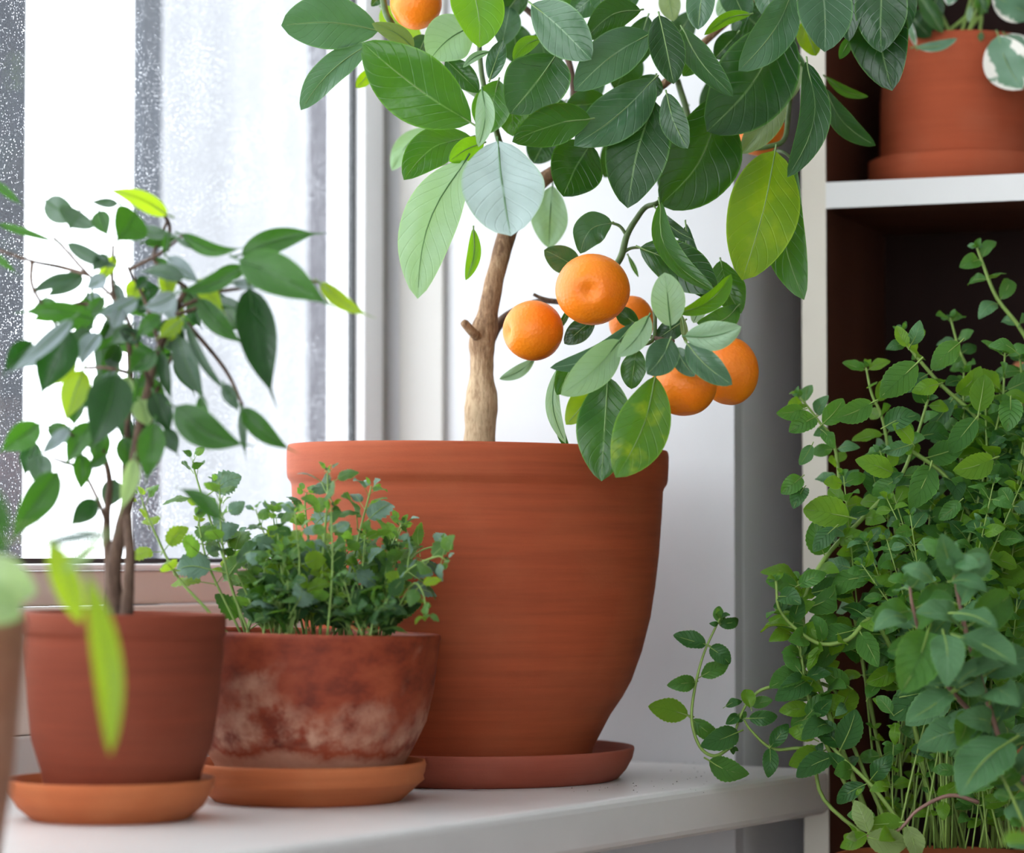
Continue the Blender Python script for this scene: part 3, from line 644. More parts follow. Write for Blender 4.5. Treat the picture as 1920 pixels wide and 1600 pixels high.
# base px, tip px, width px, depth, tip depth offset, kind, options
CITRUS = [
 (710,58,527,48,104,1.790,-.02,'g',dict(bow=.05,roll=.2,o=1.1)),
 (693,82,564,207,58,1.785,-.03,'g',dict(bow=.06,roll=.4,ripple=.08)),
 (884,230,679,79,132,1.725,-.015,'m',dict(bow=-.03,roll=-.1,fold=.08,arch=.03)),
 (775,92,697,44,36,1.760,-.02,'o',dict(bow=.10)),
 (715,15,790,88,62,1.850,.0,'y',dict()),
 (890,48,806,112,92,1.790,-.01,'p',dict(bow=.08,roll=.1)),
 (868,-60,899,90,100,1.740,-.02,'b',dict(bow=-.06,roll=-.2)),
 (940,88,956,12,56,1.830,.02,'g',dict()),
 (918,150,944,75,36,1.745,-.01,'g',dict(m2=1)),
 (1042,104,956,214,118,1.745,-.02,'d',dict(bow=-.03,roll=.25)),
 (1015,72,962,112,30,1.775,-.01,'b',dict(bow=.1)),
 (996,8,1109,112,94,1.735,-.015,'g',dict(bow=-.04,roll=.3)),
 (1202,20,1097,76,62,1.755,-.02,'d',dict(bow=.14)),
 (1219,64,1077,171,88,1.745,-.02,'g',dict(bow=.05,ripple=.06,roll=.1)),
 (1236,28,1263,158,68,1.735,-.01,'d',dict(roll=-.3)),
 (1227,147,1076,274,94,1.765,-.02,'g',dict(bow=-.05,ripple=.07,roll=.3)),
 (1108,224,960,266,78,1.740,-.015,'d',dict(bow=.08,roll=-.4)),
 (1108,270,1056,369,106,1.790,-.02,'d',dict(bow=.04)),
 (1228,190,1177,391,118,1.765,-.02,'d',dict(bow=.03,roll=.15,arch=.04)),
 (1345,180,1236,385,135,1.800,-.02,'d',dict(bow=-.10,roll=-.4)),
 (1250,174,1290,279,50,1.745,-.01,'d',dict(bow=.05,roll=.35)),
 (1470,45,1325,247,150,1.790,-.02,'d',dict(bow=-.06,roll=-.15)),
 (1281,53,1375,182,52,1.750,-.02,'d',dict(bow=.10,roll=-.6)),
 (1485,-15,1384,133,78,1.765,-.02,'g',dict(bow=-.05,ripple=.1)),
 (1408,27,1320,66,24,1.800,-.01,'b',dict(bow=.12)),
 (1420,-20,1345,30,44,1.860,.0,'p',dict(bow=.1)),
 (1322,-40,1309,56,54,1.780,-.01,'g',dict(roll=.3)),
 (1533,-55,1546,98,104,1.750,-.02,'g',dict(roll=-.2,bow=-.03)),
 (1600,-45,1592,78,52,1.790,-.01,'d',dict()),
 (1655,-70,1652,99,100,1.780,-.01,'d',dict(roll=.2)),
 (1640,-40,1673,171,116,1.800,-.02,'d',dict(bow=.03,roll=.1)),
 (1597,66,1574,111,22,1.810,-.005,'m',dict()),
 (1511,116,1476,333,60,1.765,-.02,'d',dict(bow=-.12,roll=-.25,fold=.25)),
 (1487,88,1516,165,24,1.850,.0,'m',dict()),
 (1548,143,1628,181,19,1.860,.02,'m',dict(bow=.08)),
 (1547,165,1642,273,42,1.830,.01,'d',dict(bow=.10,fold=.2)),
 (1453,282,1391,526,134,1.790,-.03,'y',dict(bow=-.02,roll=-.1,fold=.05,arch=.05)),
 (1488,298,1508,563,80,1.800,-.02,'m',dict(bow=.10,roll=.2)),
 (1462,160,1388,289,60,1.825,-.01,'o',dict(bow=-.1)),
 (934,264,958,443,154,1.700,-.03,'s',dict(bow=.02,roll=-.15,fold=.05,arch=.05,e=.62)),
 (876,300,783,561,104,1.735,-.03,'p',dict(bow=.09,roll=.1,fold=.06)),
 (885,258,757,338,74,1.770,-.02,'m',dict(bow=.12)),
 (908,268,842,303,42,1.745,-.015,'b',dict(bow=.06)),
 (903,168,897,276,37,1.715,-.01,'p',dict(bow=-.08)),
 (802,240,735,320,42,1.900,.01,'p',dict(bow=.08)),
 (935,150,912,252,74,1.800,.0,'m',dict()),
 (960,150,962,256,66,1.810,.0,'m',dict()),
 (1036,348,1030,466,70,1.870,.01,'p',dict()),
 (887,428,873,526,27,1.800,.0,'b',dict(bow=-.08)),
 (800,66,785,100,42,1.820,.0,'g',dict()),
 (835,112,898,174,46,1.790,.0,'d',dict()),
 (918,97,868,127,16,1.780,.0,'p',dict(bow=.1)),
 (1130,-22,1068,30,56,1.800,.0,'g',dict()),
 (1130,-34,1125,22,46,1.770,.0,'g',dict()),
 (1200,-10,1140,45,30,1.830,.0,'d',dict()),
 (1250,-24,1263,40,42,1.850,.0,'o',dict()),
 (1215,30,1180,130,58,1.810,.0,'d',dict()),
 (1328,98,1280,143,36,1.800,.0,'m',dict(bow=.08)),
 (1230,140,1205,190,52,1.800,.0,'d',dict()),
 (722,-18,696,12,22,1.830,.0,'d',dict()),
 (1385,60,1340,110,46,1.830,.0,'d',dict()),
 (1505,40,1530,105,46,1.830,.0,'y',dict()),
 (1360,-40,1400,40,60,1.820,.0,'g',dict()),
 (990,-30,935,40,50,1.850,.0,'d',dict()),
 (1020,-30,1080,20,46,1.850,.0,'m',dict()),
 (1440,-60,1445,40,56,1.800,.0,'g',dict()),
 (1140,190,1060,200,60,1.840,.0,'d',dict()),
 (1500,120,1478,190,30,1.830,.0,'o',dict()),
 (1560,-50,1575,60,40,1.830,.0,'d',dict()),
 (1690,-60,1700,60,50,1.830,.0,'d',dict()),
 (700,130,668,165,26,1.860,.0,'y',dict()),
 # lower branch
 (1148,419,1088,476,62,1.780,-.01,'g',dict(bow=.22,ripple=.15)),
 (1082,505,1020,469,52,1.800,-.01,'g',dict(bow=.05)),
 (1199,465,1345,545,88,1.775,-.01,'d',dict(bow=-.06,roll=.3)),
 (1240,378,1342,548,42,1.750,-.02,'m',dict(bow=.22,roll=-.5,fold=.3)),
 (1229,389,1302,450,25,1.765,-.01,'d',dict(bow=.08)),
 (1288,420,1362,566,52,1.785,-.01,'d',dict(bow=.18)),
 (1352,488,1390,588,64,1.800,-.01,'m',dict(bow=.08)),
 (1384,572,1306,606,46,1.790,-.01,'m',dict(bow=-.16)),
 (1322,556,1300,606,30,1.810,.0,'p',dict()),
 (1257,612,1246,511,65,1.700,-.01,'p',dict(roll=.1,fold=.1,arch=.08)),
 (1271,587,1371,514,36,1.705,-.015,'b',dict(bow=.12,roll=.5,fold=.4)),
 (1284,630,1390,613,57,1.690,-.015,'p',dict(bow=.07,fold=.08)),
 (1257,635,1213,702,62,1.690,-.01,'g',dict(bow=-.06)),
 (1268,652,1303,706,37,1.700,-.01,'g',dict(bow=.04)),
 (1288,643,1373,722,54,1.690,-.01,'g',dict(bow=.07)),
 (1217,591,1157,670,43,1.700,-.02,'p',dict(bow=-.06)),
 (1186,608,1031,690,44,1.725,-.02,'g',dict(bow=-.14,roll=.3)),
 (1162,638,1051,741,68,1.705,-.02,'p',dict(bow=-.03,fold=.08)),
 (1122,706,1061,797,54,1.725,-.01,'y',dict(bow=-.06)),
 (1082,668,1044,741,44,1.760,-.01,'m',dict()),
 (1140,706,1128,903,106,1.715,-.01,'m',dict(roll=.1,fold=.1,arch=.03)),
 (1228,705,1154,896,104,1.700,-.015,'z',dict(bow=-.06,roll=-.1,fold=.06)),
 (1046,690,1061,832,28,1.765,.0,'p',dict(bow=.12)),
 (1050,790,1068,842,16,1.790,.0,'m',dict(bow=.1)),
 (1195,655,1184,730,48,1.770,.0,'m',dict()),
 (1003,672,936,711,24,1.830,.0,'p',dict(bow=-.08)),
 (1116,596,1058,645,42,1.790,.0,'d',dict()),
 (1198,612,1155,578,34,1.785,.0,'d',dict()),
 (1278,590,1287,645,14,1.745,.0,'o',dict()),
 (1285,600,1228,640,40,1.770,.0,'d',dict()),
 (1177,478,1197,520,9,1.830,.0,'m',dict()),
 (1070,575,1046,620,12,1.795,.0,'m',dict()),
 (1180,655,1120,668,20,1.740,.0,'m',dict()),
]
rc = random.Random(5)
for bx_, by_ in ((1010, 60), (1060, 190), (1130, 130), (1190, 90), (1290, 200), (1300, 20), (1380, 10), (1180, 240), (1030, 250), (985, 300), (860, 170), (1400, 160), (1110, 40), (1270, 300), (1330, 150), (1455, 110), (960, 40)):
    CITRUS.append((bx_, by_, bx_+rc.uniform(-75, 75), by_+rc.uniform(35, 95), rc.uniform(55, 85), rc.uniform(1.87, 1.90), 0, rc.choice('ddmdg'), {}))
for rec in CITRUS:
    d = dict(rec[8]); o_, e_ = d.pop('o', R.uniform(.92, 1.08)), d.pop('e', R.uniform(.62, .74))
    px_leaf(tree, rec[:8]+(d,), lambda t: prof_citrus(t, o_, e_), nx=8, ny=18, ribr=.0005, petiole=.05)

# ================================================================== WEEPING FIG
def figt(name, pts, mat='bark_dark', seg=8, n=None, dy=0.0, rough=.1):
    return tube(name, [P(x, y, Y+dy) for x, y, Y, r in pts], [r*Y/F for x, y, Y, r in pts], M[mat], fig, seg, n, rough, 200)
YF = 1.56
figt('trunk', [(224, 1175, YF, 17), (215, 1120, YF, 15), (214, 1060, YF, 14), (226, 1000, YF, 13), (240, 940, YF, 12), (250, 880, YF, 11), (262, 800, YF, 9), (280, 720, YF, 8), (300, 650, YF, 7), (330, 580, YF, 6), (350, 540, YF, 5)], n=50, seg=12)
figt('trunk', [(236, 1175, 1.55, 14), (240, 1110, 1.55, 11), (244, 1040, 1.55, 10), (240, 990, 1.555, 9), (236, 900, 1.57, 8), (240, 800, 1.57, 7), (245, 700, 1.57, 6), (240, 620, 1.57, 5)], n=40, seg=10)
figt('trunk', [(205, 1175, 1.565, 10), (204, 1080, 1.565, 8), (200, 980, 1.57, 7), (205, 900, 1.57, 6), (190, 840, 1.57, 5)], n=30, seg=8)
for pts in ([(280,720),(240,600),(215,560),(165,515),(120,465),(100,445)], [(235,600),(212,545),(212,460)], [(350,540),(290,490),(300,450),(315,410)],
            [(300,650),(270,560),(240,500)], [(330,580),(400,550),(455,540),(470,530)], [(245,700),(200,690),(160,690)], [(240,620),(160,570),(100,590)],
            [(262,800),(300,720),(330,650)], [(245,505),(300,475),(345,440)], [(165,515),(110,500),(60,490),(-10,466)], [(60,490),(62,540),(105,610)],
            [(190,840),(150,830),(130,810)], [(200,980),(180,930),(150,880),(100,860)], [(350,605),(420,690),(455,760)], [(305,400),(318,425),(315,470)], [(455,540),(530,522),(600,530)], [(-10,466),(-40,400),(-12,340)], [(250,880),(280,800),(300,745)], [(330,590),(380,570),(430,500)]):
    figt('branch', [(x, y, YF+R.uniform(-.012, .02), 4.2-2.0*i/len(pts)) for i, (x, y) in enumerate(pts)], n=12, seg=6, rough=0)
FICUS = [
 (314,404,180,354,34,1.55,-.01,'fy',dict(bow=.10)),
 (85,376,165,412,50,1.56,.0,'fg',dict(bow=.06)),
 (150,395,127,434,70,1.55,.0,'fg',dict()),
 (255,398,212,462,74,1.54,-.01,'fm',dict(fold=.3)),
 (185,395,205,450,36,1.55,.0,'fm',dict()),
 (222,382,160,378,18,1.57,.0,'fg',dict()),
 (341,438,470,460,28,1.55,.0,'fm',dict(bow=.14)),
 (265,428,342,440,24,1.56,.0,'fg',dict(bow=.08)),
 (270,455,345,440,20,1.57,.0,'fm',dict(bow=.05)),
 (312,440,307,488,14,1.55,.0,'fm',dict()),
 (330,445,368,472,10,1.55,.0,'fg',dict()),
 (452,478,620,437,46,1.56,.0,'fm',dict(bow=-.06)),
 (448,488,642,590,76,1.52,-.01,'fm',dict(bow=-.04)),
 (600,530,708,598,30,1.54,.0,'fy',dict(bow=.06)),
 (448,504,316,548,34,1.54,.0,'fm',dict(bow=-.08)),
 (460,505,380,520,30,1.56,.0,'fm',dict()),
 (468,540,521,772,72,1.53,.0,'fd',dict(bow=.06,fold=.3)),
 (372,560,470,655,40,1.55,.0,'fm',dict(bow=.05)),
 (335,632,396,765,44,1.55,.0,'fg',dict(bow=.06)),
 (348,604,455,762,18,1.55,.0,'fg',dict(bow=.10)),
 (420,720,452,780,26,1.55,.0,'fg',dict()),
 (328,762,484,838,66,1.52,.0,'fm',dict(bow=.10)),
 (375,742,390,855,24,1.54,.0,'fm',dict()),
 (455,764,563,852,38,1.54,.0,'fm',dict(bow=.08)),
 (452,770,462,870,16,1.56,.0,'fg',dict()),
 (218,702,160,862,84,1.51,-.01,'fd',dict(bow=-.05)),
 (156,694,119,805,52,1.54,.0,'fy',dict()),
 (132,618,70,760,74,1.53,.0,'fd',dict(bow=.03)),
 (288,736,326,825,44,1.54,.0,'fd',dict()),
 (290,792,272,918,50,1.52,.0,'fm',dict(fold=.2)),
 (136,598,-5,716,30,1.50,-.01,'fb',dict(bow=-.03)),
 (60,640,0,705,44,1.53,.0,'fd',dict()),
 (178,600,22,588,42,1.55,.0,'fm',dict(bow=.08)),
 (258,560,168,592,34,1.53,.0,'fb',dict(bow=-.06)),
 (330,552,256,578,36,1.52,.0,'fb',dict(bow=-.06)),
 (346,522,254,512,30,1.53,.0,'fg',dict(bow=.06)),
 (292,658,234,706,48,1.54,.0,'fm',dict()),
 (302,660,329,765,25,1.54,.0,'fd',dict(bow=.06)),
 (110,885,12,1030,58,1.50,.0,'fm',dict(bow=.04)),
 (182,938,124,992,40,1.54,.0,'fd',dict()),
 (412,974,322,911,32,1.52,.0,'fm',dict(bow=.08)),
 (75,795,-12,856,50,1.53,.0,'fm',dict()),
 (172,792,118,885,40,1.56,.0,'fm',dict()),
 (130,803,68,862,26,1.52,.0,'fb',dict()),
 (252,860,222,975,32,1.50,.0,'fl',dict()),
 (200,852,160,885,26,1.55,.0,'fm',dict()),
 (-12,340,50,392,16,1.55,.0,'fm',dict()),
 (-5,420,130,462,14,1.55,.0,'fm',dict()),
 (126,456,242,506,28,1.55,.0,'fg',dict(bow=.05)),
 (202,478,168,514,26,1.55,.0,'fd',dict()),
 (200,520,155,545,30,1.55,.0,'fb',dict()),
 (250,610,200,650,34,1.55,.0,'fg',dict()),
 (300,590,250,640,30,1.54,.0,'fm',dict()),
 (340,600,290,640,30,1.54,.0,'fy',dict()),
 (150,640,120,690,30,1.56,.0,'fd',dict()),
 (265,640,215,610,30,1.55,.0,'fd',dict()),
 (190,800,175,880,30,1.57,.0,'fm',dict()),
 (90,800,160,840,34,1.57,.0,'fm',dict()),
 (230,780,255,840,30,1.57,.0,'fd',dict()),
 (-20,470,40,520,14,1.55,.0,'fm',dict()),
 (225,580,205,625,30,1.53,.0,'fb',dict()),
 (275,520,250,545,24,1.53,.0,'fd',dict()),
 (435,530,520,520,20,1.55,.0,'fb',dict(bow=.08)),
 (315,640,350,560,24,1.56,.0,'fy',dict()),
]
rf = random.Random(21)
for i in range(40):
    a = rf.uniform(0, 6.28); q = rf.uniform(.2, 1)**.6; bx_, by_ = 255+165*q*math.cos(a), 590+120*q*math.sin(a)
    L_ = rf.uniform(65, 115); d_ = math.radians(90-55*math.cos(a)*q+rf.uniform(-25, 25))
    FICUS.append((bx_, by_, bx_+L_*math.cos(d_), by_+L_*math.sin(d_)*.8, rf.uniform(24, 38), rf.uniform(1.545, 1.62), rf.uniform(-.02, .02), rf.choice(['fd', 'fm', 'fm', 'fg', 'fd', 'fb', 'fy']), dict(bow=rf.uniform(-.1, .1))))
for i in range(16):
    bx_, by_ = rf.uniform(190, 340), rf.uniform(520, 680); a = rf.uniform(0, 6.28)
    FICUS.append((bx_, by_, bx_+70*math.cos(a), by_+30+45*math.sin(a), rf.uniform(24, 36), rf.uniform(1.56, 1.62), 0, rf.choice(['fd', 'fm', 'fm', 'fg']), {}))
for i in range(12):
    bx_, by_ = rf.uniform(60, 330), rf.uniform(700, 900); L_ = rf.uniform(55, 95)
    FICUS.append((bx_, by_, bx_+rf.uniform(-40, 40), by_+L_, rf.uniform(28, 44), rf.uniform(1.54, 1.61), 0, rf.choice(['fd', 'fm', 'fm', 'fg', 'fl']), {}))
for rec in FICUS: px_leaf(fig, rec, prof_ficus, nx=6, ny=16, ribr=.0005, petiole=.10, wsc=1.04, arch=R.uniform(.0, .1), fold=R.uniform(.15, .4))

# ---- trailing plant nearest the camera
for rec in [(-40,1045,70,1110,92,1.24,-.01,'fl',dict(bow=.1)), (-60,1100,40,1160,80,1.22,.0,'fl',dict()),
            (92,1010,152,1170,52,1.25,.0,'fy',dict(fold=.2)), (205,998,78,1018,24,1.27,.0,'fb',dict()), (163,1075,207,1416,54,1.20,-.01,'fy',dict(bow=-.04,fold=.25)),
            (195,1010,120,1070,24,1.24,.0,'fl',dict()), (-30,900,20,1000,36,1.24,.0,'fm',dict()), (-40,960,10,1040,40,1.24,.0,'fm',dict())]:
    px_leaf(near, rec, prof_citrus, nx=6, ny=14, ribr=.0004)
for pts in ([(-118,1140),(-90,1060),(-40,1030),(30,1010),(90,1012)], [(-118,1140),(-60,1010),(60,985),(205,996)], [(90,1012),(130,1040),(163,1075)], [(-118,1140),(-100,1050),(-40,1045)], [(-118,1140),(-70,1080),(-60,1100)], [(-118,1140),(-60,960),(-30,900)], [(205,996),(197,1003),(193,1012)], [(-90,1040),(-60,990),(-40,960)]):
    tube('stem', [P(x, y, 1.245) for x, y in pts], [.0006, .0004], M['mint_stem'], near, 6, 12)

# ---- variegated plant on the shelf
for pts in ([(1797,80),(1815,20),(1830,-40)], [(1790,80),(1760,20),(1720,-30)], [(1775,62),(1820,20),(1845,-50)], [(1800,80),(1838,30),(1838,60),(1845,110)], [(1850,65),(1868,62),(1885,85)], [(1810,80),(1850,-40)], [(1760,80),(1745,75),(1795,70)]):
    tube('stem', [P(x, y, 2.0) for x, y in pts], [.0016, .0010], M['mint_stem'], shp, 6, 10)
for rec in [(1872,66,1918,168,88,1.965,-.01,'var',dict(bow=.05)), (1885,65,1935,120,50,1.975,.0,'var',dict()), (1860,-10,1940,30,60,1.96,.0,'var',dict()),
            (1715,88,1795,72,20,1.955,.0,'var',dict(bow=.1)), (1722,-10,1768,62,34,1.97,.0,'m',dict()), (1700,20,1745,70,50,1.98,.0,'d',dict()),
            (1718,88,1698,30,14,1.965,.0,'var',dict()), (1790,-30,1778,10,30,1.98,.0,'var',dict()), (1820,10,1816,42,12,1.98,.0,'p',dict()), (1840,60,1838,78,12,1.98,.0,'m',dict()),
            (1836,-20,1852,25,12,1.98,.0,'m',dict()), (1760,-20,1740,60,40,2.0,.0,'d',dict()), (1845,-30,1838,30,30,2.0,.0,'b',dict())]:
    px_leaf(shp, rec, prof_citrus, nx=6, ny=14, ribr=.0005)

# ================================================================== HERBS
def grow(plant, kind, stems, kinds, leaf_px, spacing_px, stem_mat, r_px, rng, limit, lscale=1.36, rscale=.92, droop=.35, up_bias=.5, first=.12, face=(.2, 1.2)):
    """stems: list of (px polyline with depths, options). Leaves sit in opposite pairs, each pair turned a quarter."""
    leaves = []
    for pts, opt in stems:
        q = [P(x, y, Y) for x, y, Y in pts]; n = max(8, 5*(len(q)-1)); c = catmull(q, n)
        L = sum((c[i+1]-c[i]).length for i in range(n)); Y = sum(p[2] for p in pts)/len(pts); s = Y/F
        rr = opt.get('r', r_px)*s*rscale
        tube('stem', q, [rr, rr*.8, rr*.45], M[opt.get('sm', stem_mat)], plant, 6, n)
        sp_ = opt.get('sp', spacing_px)*s; LL = opt.get('len', leaf_px)*s*lscale; ks = opt.get('k', kinds)
        d = L*opt.get('first', first)+sp_*.3; turn = rng.random()*math.pi
        acc = 0; marks = []
        cum = [0]
        for i in range(n): cum.append(cum[-1]+(c[i+1]-c[i]).length)
        while d < L: marks.append(d); d += sp_*rng.uniform(.8, 1.2)*(1-.35*d/L)
        marks.append(L)
        for mi, d in enumerate(marks):
            i = max(k for k in range(n+1) if cum[k] <= d+1e-9); i = min(i, n-1); t = (d-cum[i])/max(1e-9, cum[i+1]-cum[i])
            p = c[i].lerp(c[i+1], t); ax = (c[i+1]-c[i]).normalized()
            a = ax.cross(Vector((.3, 1, .2))).normalized(); b = ax.cross(a)
            frac = d/L; tip = mi == len(marks)-1
            size = LL*(1-.45*frac**2)*rng.uniform(.72, 1.15)*(.55 if tip else 1)
            turn += math.pi/2+rng.uniform(-.3, .3)
            reps = ((0, 1), (math.pi, 1)) if not tip else ((0, 1), (math.pi, 1), (math.pi/2, .75), (3*math.pi/2, .75))
            for da, sc_ in reps:
                if not tip and rng.random() < opt.get('miss', .06): continue
                o = a*math.cos(turn+da)+b*math.sin(turn+da)
                dr = (o+ax*rng.uniform(.1, .8)*(1.5 if tip else 1)+Vector((0, 0, -droop*rng.uniform(.2, 1.3)*(0 if tip else 1)))).normalized()
                upv = Vector((rng.uniform(-.5, .5), -rng.uniform(face[0], face[1]), rng.uniform(.05, 1.0)*up_bias)).normalized()
                leaves.append((size*sc_, p+dr*size*(.12 if kind == 'mint' else rng.uniform(.25, .5)), dr, upv, rng.choice(ks), rng.randrange(7)))
    for lf in opt_extra.get(plant.name, []): leaves.append(lf)
    leaves.sort(key=lambda x: -x[0]*(1.9/x[1].y)**2)
    base = wloc(plant); rest = []
    for k_, (L, B, dr, upv, mk, var) in enumerate(leaves):
        me = herb_mesh(kind, var, mk); m = leaf_matrix(B, dr, upv, L)
        if k_ < limit:
            o = bpy.data.objects.new('leaf', me); COL.objects.link(o); o.parent = plant
            m.translation = m.translation-base; o.matrix_local = m
        else: rest.append((me, m))
    if rest:
        bm = bmesh.new(); mats = []
        v, f, uv, fm = [], [], [], []
        for me, m in rest:
            b0 = len(v); v += [m @ x.co for x in me.vertices]
            ul = me.uv_layers[0].data; tmp = {}
            for p_ in me.polygons:
                f.append(tuple(b0+i for i in p_.vertices)); mm = me.materials[p_.material_index]
                if mm not in mats: mats.append(mm)
                fm.append(mats.index(mm))
                for li in p_.loop_indices: tmp[me.loops[li].vertex_index] = tuple(ul[li].uv)
            uv += [tmp.get(i, (.5, .5)) for i in range(len(me.vertices))]
        bm.free()
        o = mesh('small_leaves', v, f, plant, uvs=uv, mats=mats, fm=fm); o['kind'] = 'stuff'
    return len(leaves)
opt_extra = {}
def px_herb(px, py, Y, tx, ty, dY, mk, up=(0, -.8, .6), var=0):
    B = P(px, py, Y); T = P(tx, ty, Y+dY); return ((T-B).length, B, (T-B).normalized(), Vector(up), mk, var)

rb = random.Random(3)
BK = ['k1', 'k1', 'k1', 'k2', 'k3', 'k4']
bs = []
def B_(pts, **o): bs.append((pts, o))
B_([(432,1195,1.66),(385,1140,1.66),(335,1085,1.66),(300,1020,1.66),(272,955,1.66),(266,932,1.66)], first=.45, k=['k3','k3','k1'], r=5, sp=60)
B_([(470,1195,1.67),(430,1090,1.67),(415,1000,1.67),(412,920,1.67),(410,905,1.67)], first=.4, k=['k2','k4','k1'], sp=55, len=50)
B_([(455,1195,1.68),(395,1070,1.68),(376,1000,1.68),(372,950,1.68)], first=.4, k=['k1','k3','k4'], len=46)
B_([(460,1190,1.69),(420,1050,1.70),(385,950,1.70),(364,880,1.70),(362,862,1.70)], first=.55, k=['k4','k2','k1'], len=52, sp=70)
B_([(500,1195,1.68),(440,1060,1.68),(412,950,1.68)], first=.4, k=BK)
B_([(520,1190,1.68),(518,1040,1.68),(512,960,1.68)], first=.3, k=['k3','k1','k4'], len=48)
B_([(600,1195,1.66),(606,1040,1.66),(614,940,1.66),(614,885,1.66)], first=.35, k=['k4','k1','k2'], len=58, r=5)
B_([(640,1195,1.68),(665,1040,1.68),(692,930,1.68),(696,912,1.68)], first=.35, k=['k4','k1'], len=54)
B_([(590,1195,1.69),(580,1040,1.70),(572,950,1.70),(574,925,1.70)], first=.3, k=BK, len=52)
B_([(700,1195,1.68),(720,1060,1.68),(752,985,1.68)], first=.25, k=['k1','k2'], len=48)
B_([(690,1195,1.67),(755,1080,1.66),(815,1045,1.65),(835,1050,1.65)], first=.25, k=['k1','k2','k4'], len=50)
B_([(720,1195,1.66),(770,1100,1.65),(792,1110,1.64),(798,1150,1.64)], first=.3, k=['k1','k3'], len=46)
B_([(700,1190,1.69),(770,1050,1.69),(830,1020,1.69)], first=.4, k=['k1','k4'], len=44)
for i in range(24):
    x0 = rb.uniform(460, 740); Y = rb.uniform(1.64, 1.72); x1 = 590+(x0-590)*rb.uniform(.9, 1.4)+rb.uniform(-30, 30); h = rb.uniform(950, 1080)
    B_([(x0, 1195, Y), ((x0+x1)/2+rb.uniform(-25, 25), (1190+h)/2, Y), (x1, h, Y+rb.uniform(-.02, .02))], first=.2, k=BK, len=rb.uniform(38, 50))
for i in range(18):
    x0 = rb.uniform(440, 750); Y = rb.uniform(1.635, 1.70); x1 = x0+rb.uniform(-40, 40); h = rb.uniform(1080, 1150)
    B_([(x0, 1195, Y), ((x0+x1)/2, 1150, Y), (x1, h, Y-.01)], first=.1, k=['k2','k2','k1','k2'], len=rb.uniform(34, 46), sp=26)
nb = grow(balm, 'balm', bs, BK, 46, 46, 'balm', 4, rb, 300, droop=.1, up_bias=1.0, face=(-.1, .75), lscale=1.42, rscale=.62)

rm = random.Random(11)
NK = ['n1', 'n1', 'n2', 'n3', 'n3', 'n4']
ms = []
def N_(pts, **o): ms.append((pts, o))
N_([(1930,1500,1.86),(1990,900,1.87),(1935,660,1.86),(1870,560,1.86),(1843,495,1.86),(1832,465,1.86)], first=.62, sp=75, k=['n4','n1'], len=58, r=5.5)
N_([(1900,1560,1.83),(1880,1100,1.83),(1865,860,1.82),(1832,785,1.82),(1765,722,1.82),(1708,655,1.82),(1692,622,1.82)], first=.35, k=['n3','n1','n2'], len=66, r=6)
N_([(1850,1560,1.87),(1860,1000,1.87),(1830,740,1.87),(1800,660,1.87),(1782,596,1.87)], first=.45, k=['n2','n1','n4'], len=58)
N_([(1750,1580,1.84),(1690,1100,1.84),(1662,820,1.84),(1635,740,1.84),(1624,690,1.84)], first=.4, k=['n1','n3','n2'], len=58)
N_([(1680,1580,1.83),(1590,1080,1.83),(1568,850,1.83),(1535,790,1.83),(1500,745,1.83)], first=.35, k=['n1','n4','n3'], len=54)
N_([(1650,1590,1.80),(1540,1300,1.79),(1504,1150,1.79),(1545,1050,1.80),(1620,970,1.81),(1685,900,1.81),(1715,830,1.81),(1740,750,1.81)], first=.25, k=['n1','n3','n2'], len=66, r=6)
N_([(1700,840,1.81),(1770,890,1.81),(1815,960,1.81),(1850,1020,1.81)], first=.1, k=['n1','n2'], len=58, r=5)
N_([(1640,1580,1.80),(1575,1450,1.80),(1530,1350,1.79),(1506,1250,1.79),(1492,1180,1.79),(1497,1090,1.79)], first=.35, k=['n1','n3'], len=60, r=5)
N_([(1760,1590,1.80),(1700,1300,1.79),(1640,1165,1.78),(1590,1200,1.77),(1530,1205,1.77),(1465,1150,1.77),(1455,1090,1.77)], first=.4, k=['n1','n2','n3'], len=64, r=6)
N_([(1680,1585,1.80),(1600,1400,1.80),(1560,1290,1.80),(1450,1288,1.80),(1408,1310,1.80),(1385,1352,1.80),(1372,1400,1.80)], first=.55, k=['n2','n1'], len=50, miss=1)
N_([(1372,1400,1.795),(1340,1418,1.795),(1312,1400,1.795),(1297,1350,1.795),(1303,1290,1.795),(1320,1225,1.795),(1345,1170,1.795),(1350,1160,1.795)], first=.08, sp=52, k=['n2','n1','n3'], len=62, r=3.8, miss=1)
N_([(1650,1590,1.80),(1545,1500,1.80),(1520,1410,1.80),(1450,1405,1.80),(1410,1372,1.80),(1395,1350,1.80)], first=.4, k=['n2','n1'], len=52, miss=1)
N_([(1720,1590,1.78),(1640,1480,1.78),(1560,1400,1.785),(1515,1310,1.785),(1500,1200,1.785)], first=.3, k=['n2','n1'], len=60, r=5)
N_([(1930,1480,1.66),(1850,1370,1.66),(1780,1290,1.65),(1735,1215,1.645),(1712,1140,1.64),(1705,1090,1.64)], first=.05, k=['n4','n4','n1'], len=80, r=6, sm='mint_stem_red')
N_([(1890,1440,1.65),(1850,1310,1.64),(1810,1180,1.63),(1790,1080,1.625),(1785,1050,1.62)], first=.05, k=['n4','n4','n1'], len=95, r=6, sm='mint_stem_red', sp=62)
N_([(1960,1520,1.66),(1880,1440,1.65),(1850,1385,1.65)], first=.2, k=['n4','n1'], len=80, r=6)
N_([(1835,1505,1.72),(1780,1492,1.72),(1720,1520,1.72),(1680,1560,1.72),(1610,1570,1.72)], first=.55, k=['n5','n3'], len=72, r=4.5, sm='mint_stem_red')
N_([(1960,1640,1.62),(1900,1500,1.62),(1870,1440,1.62)], first=.2, k=['n1','n4'], len=44)
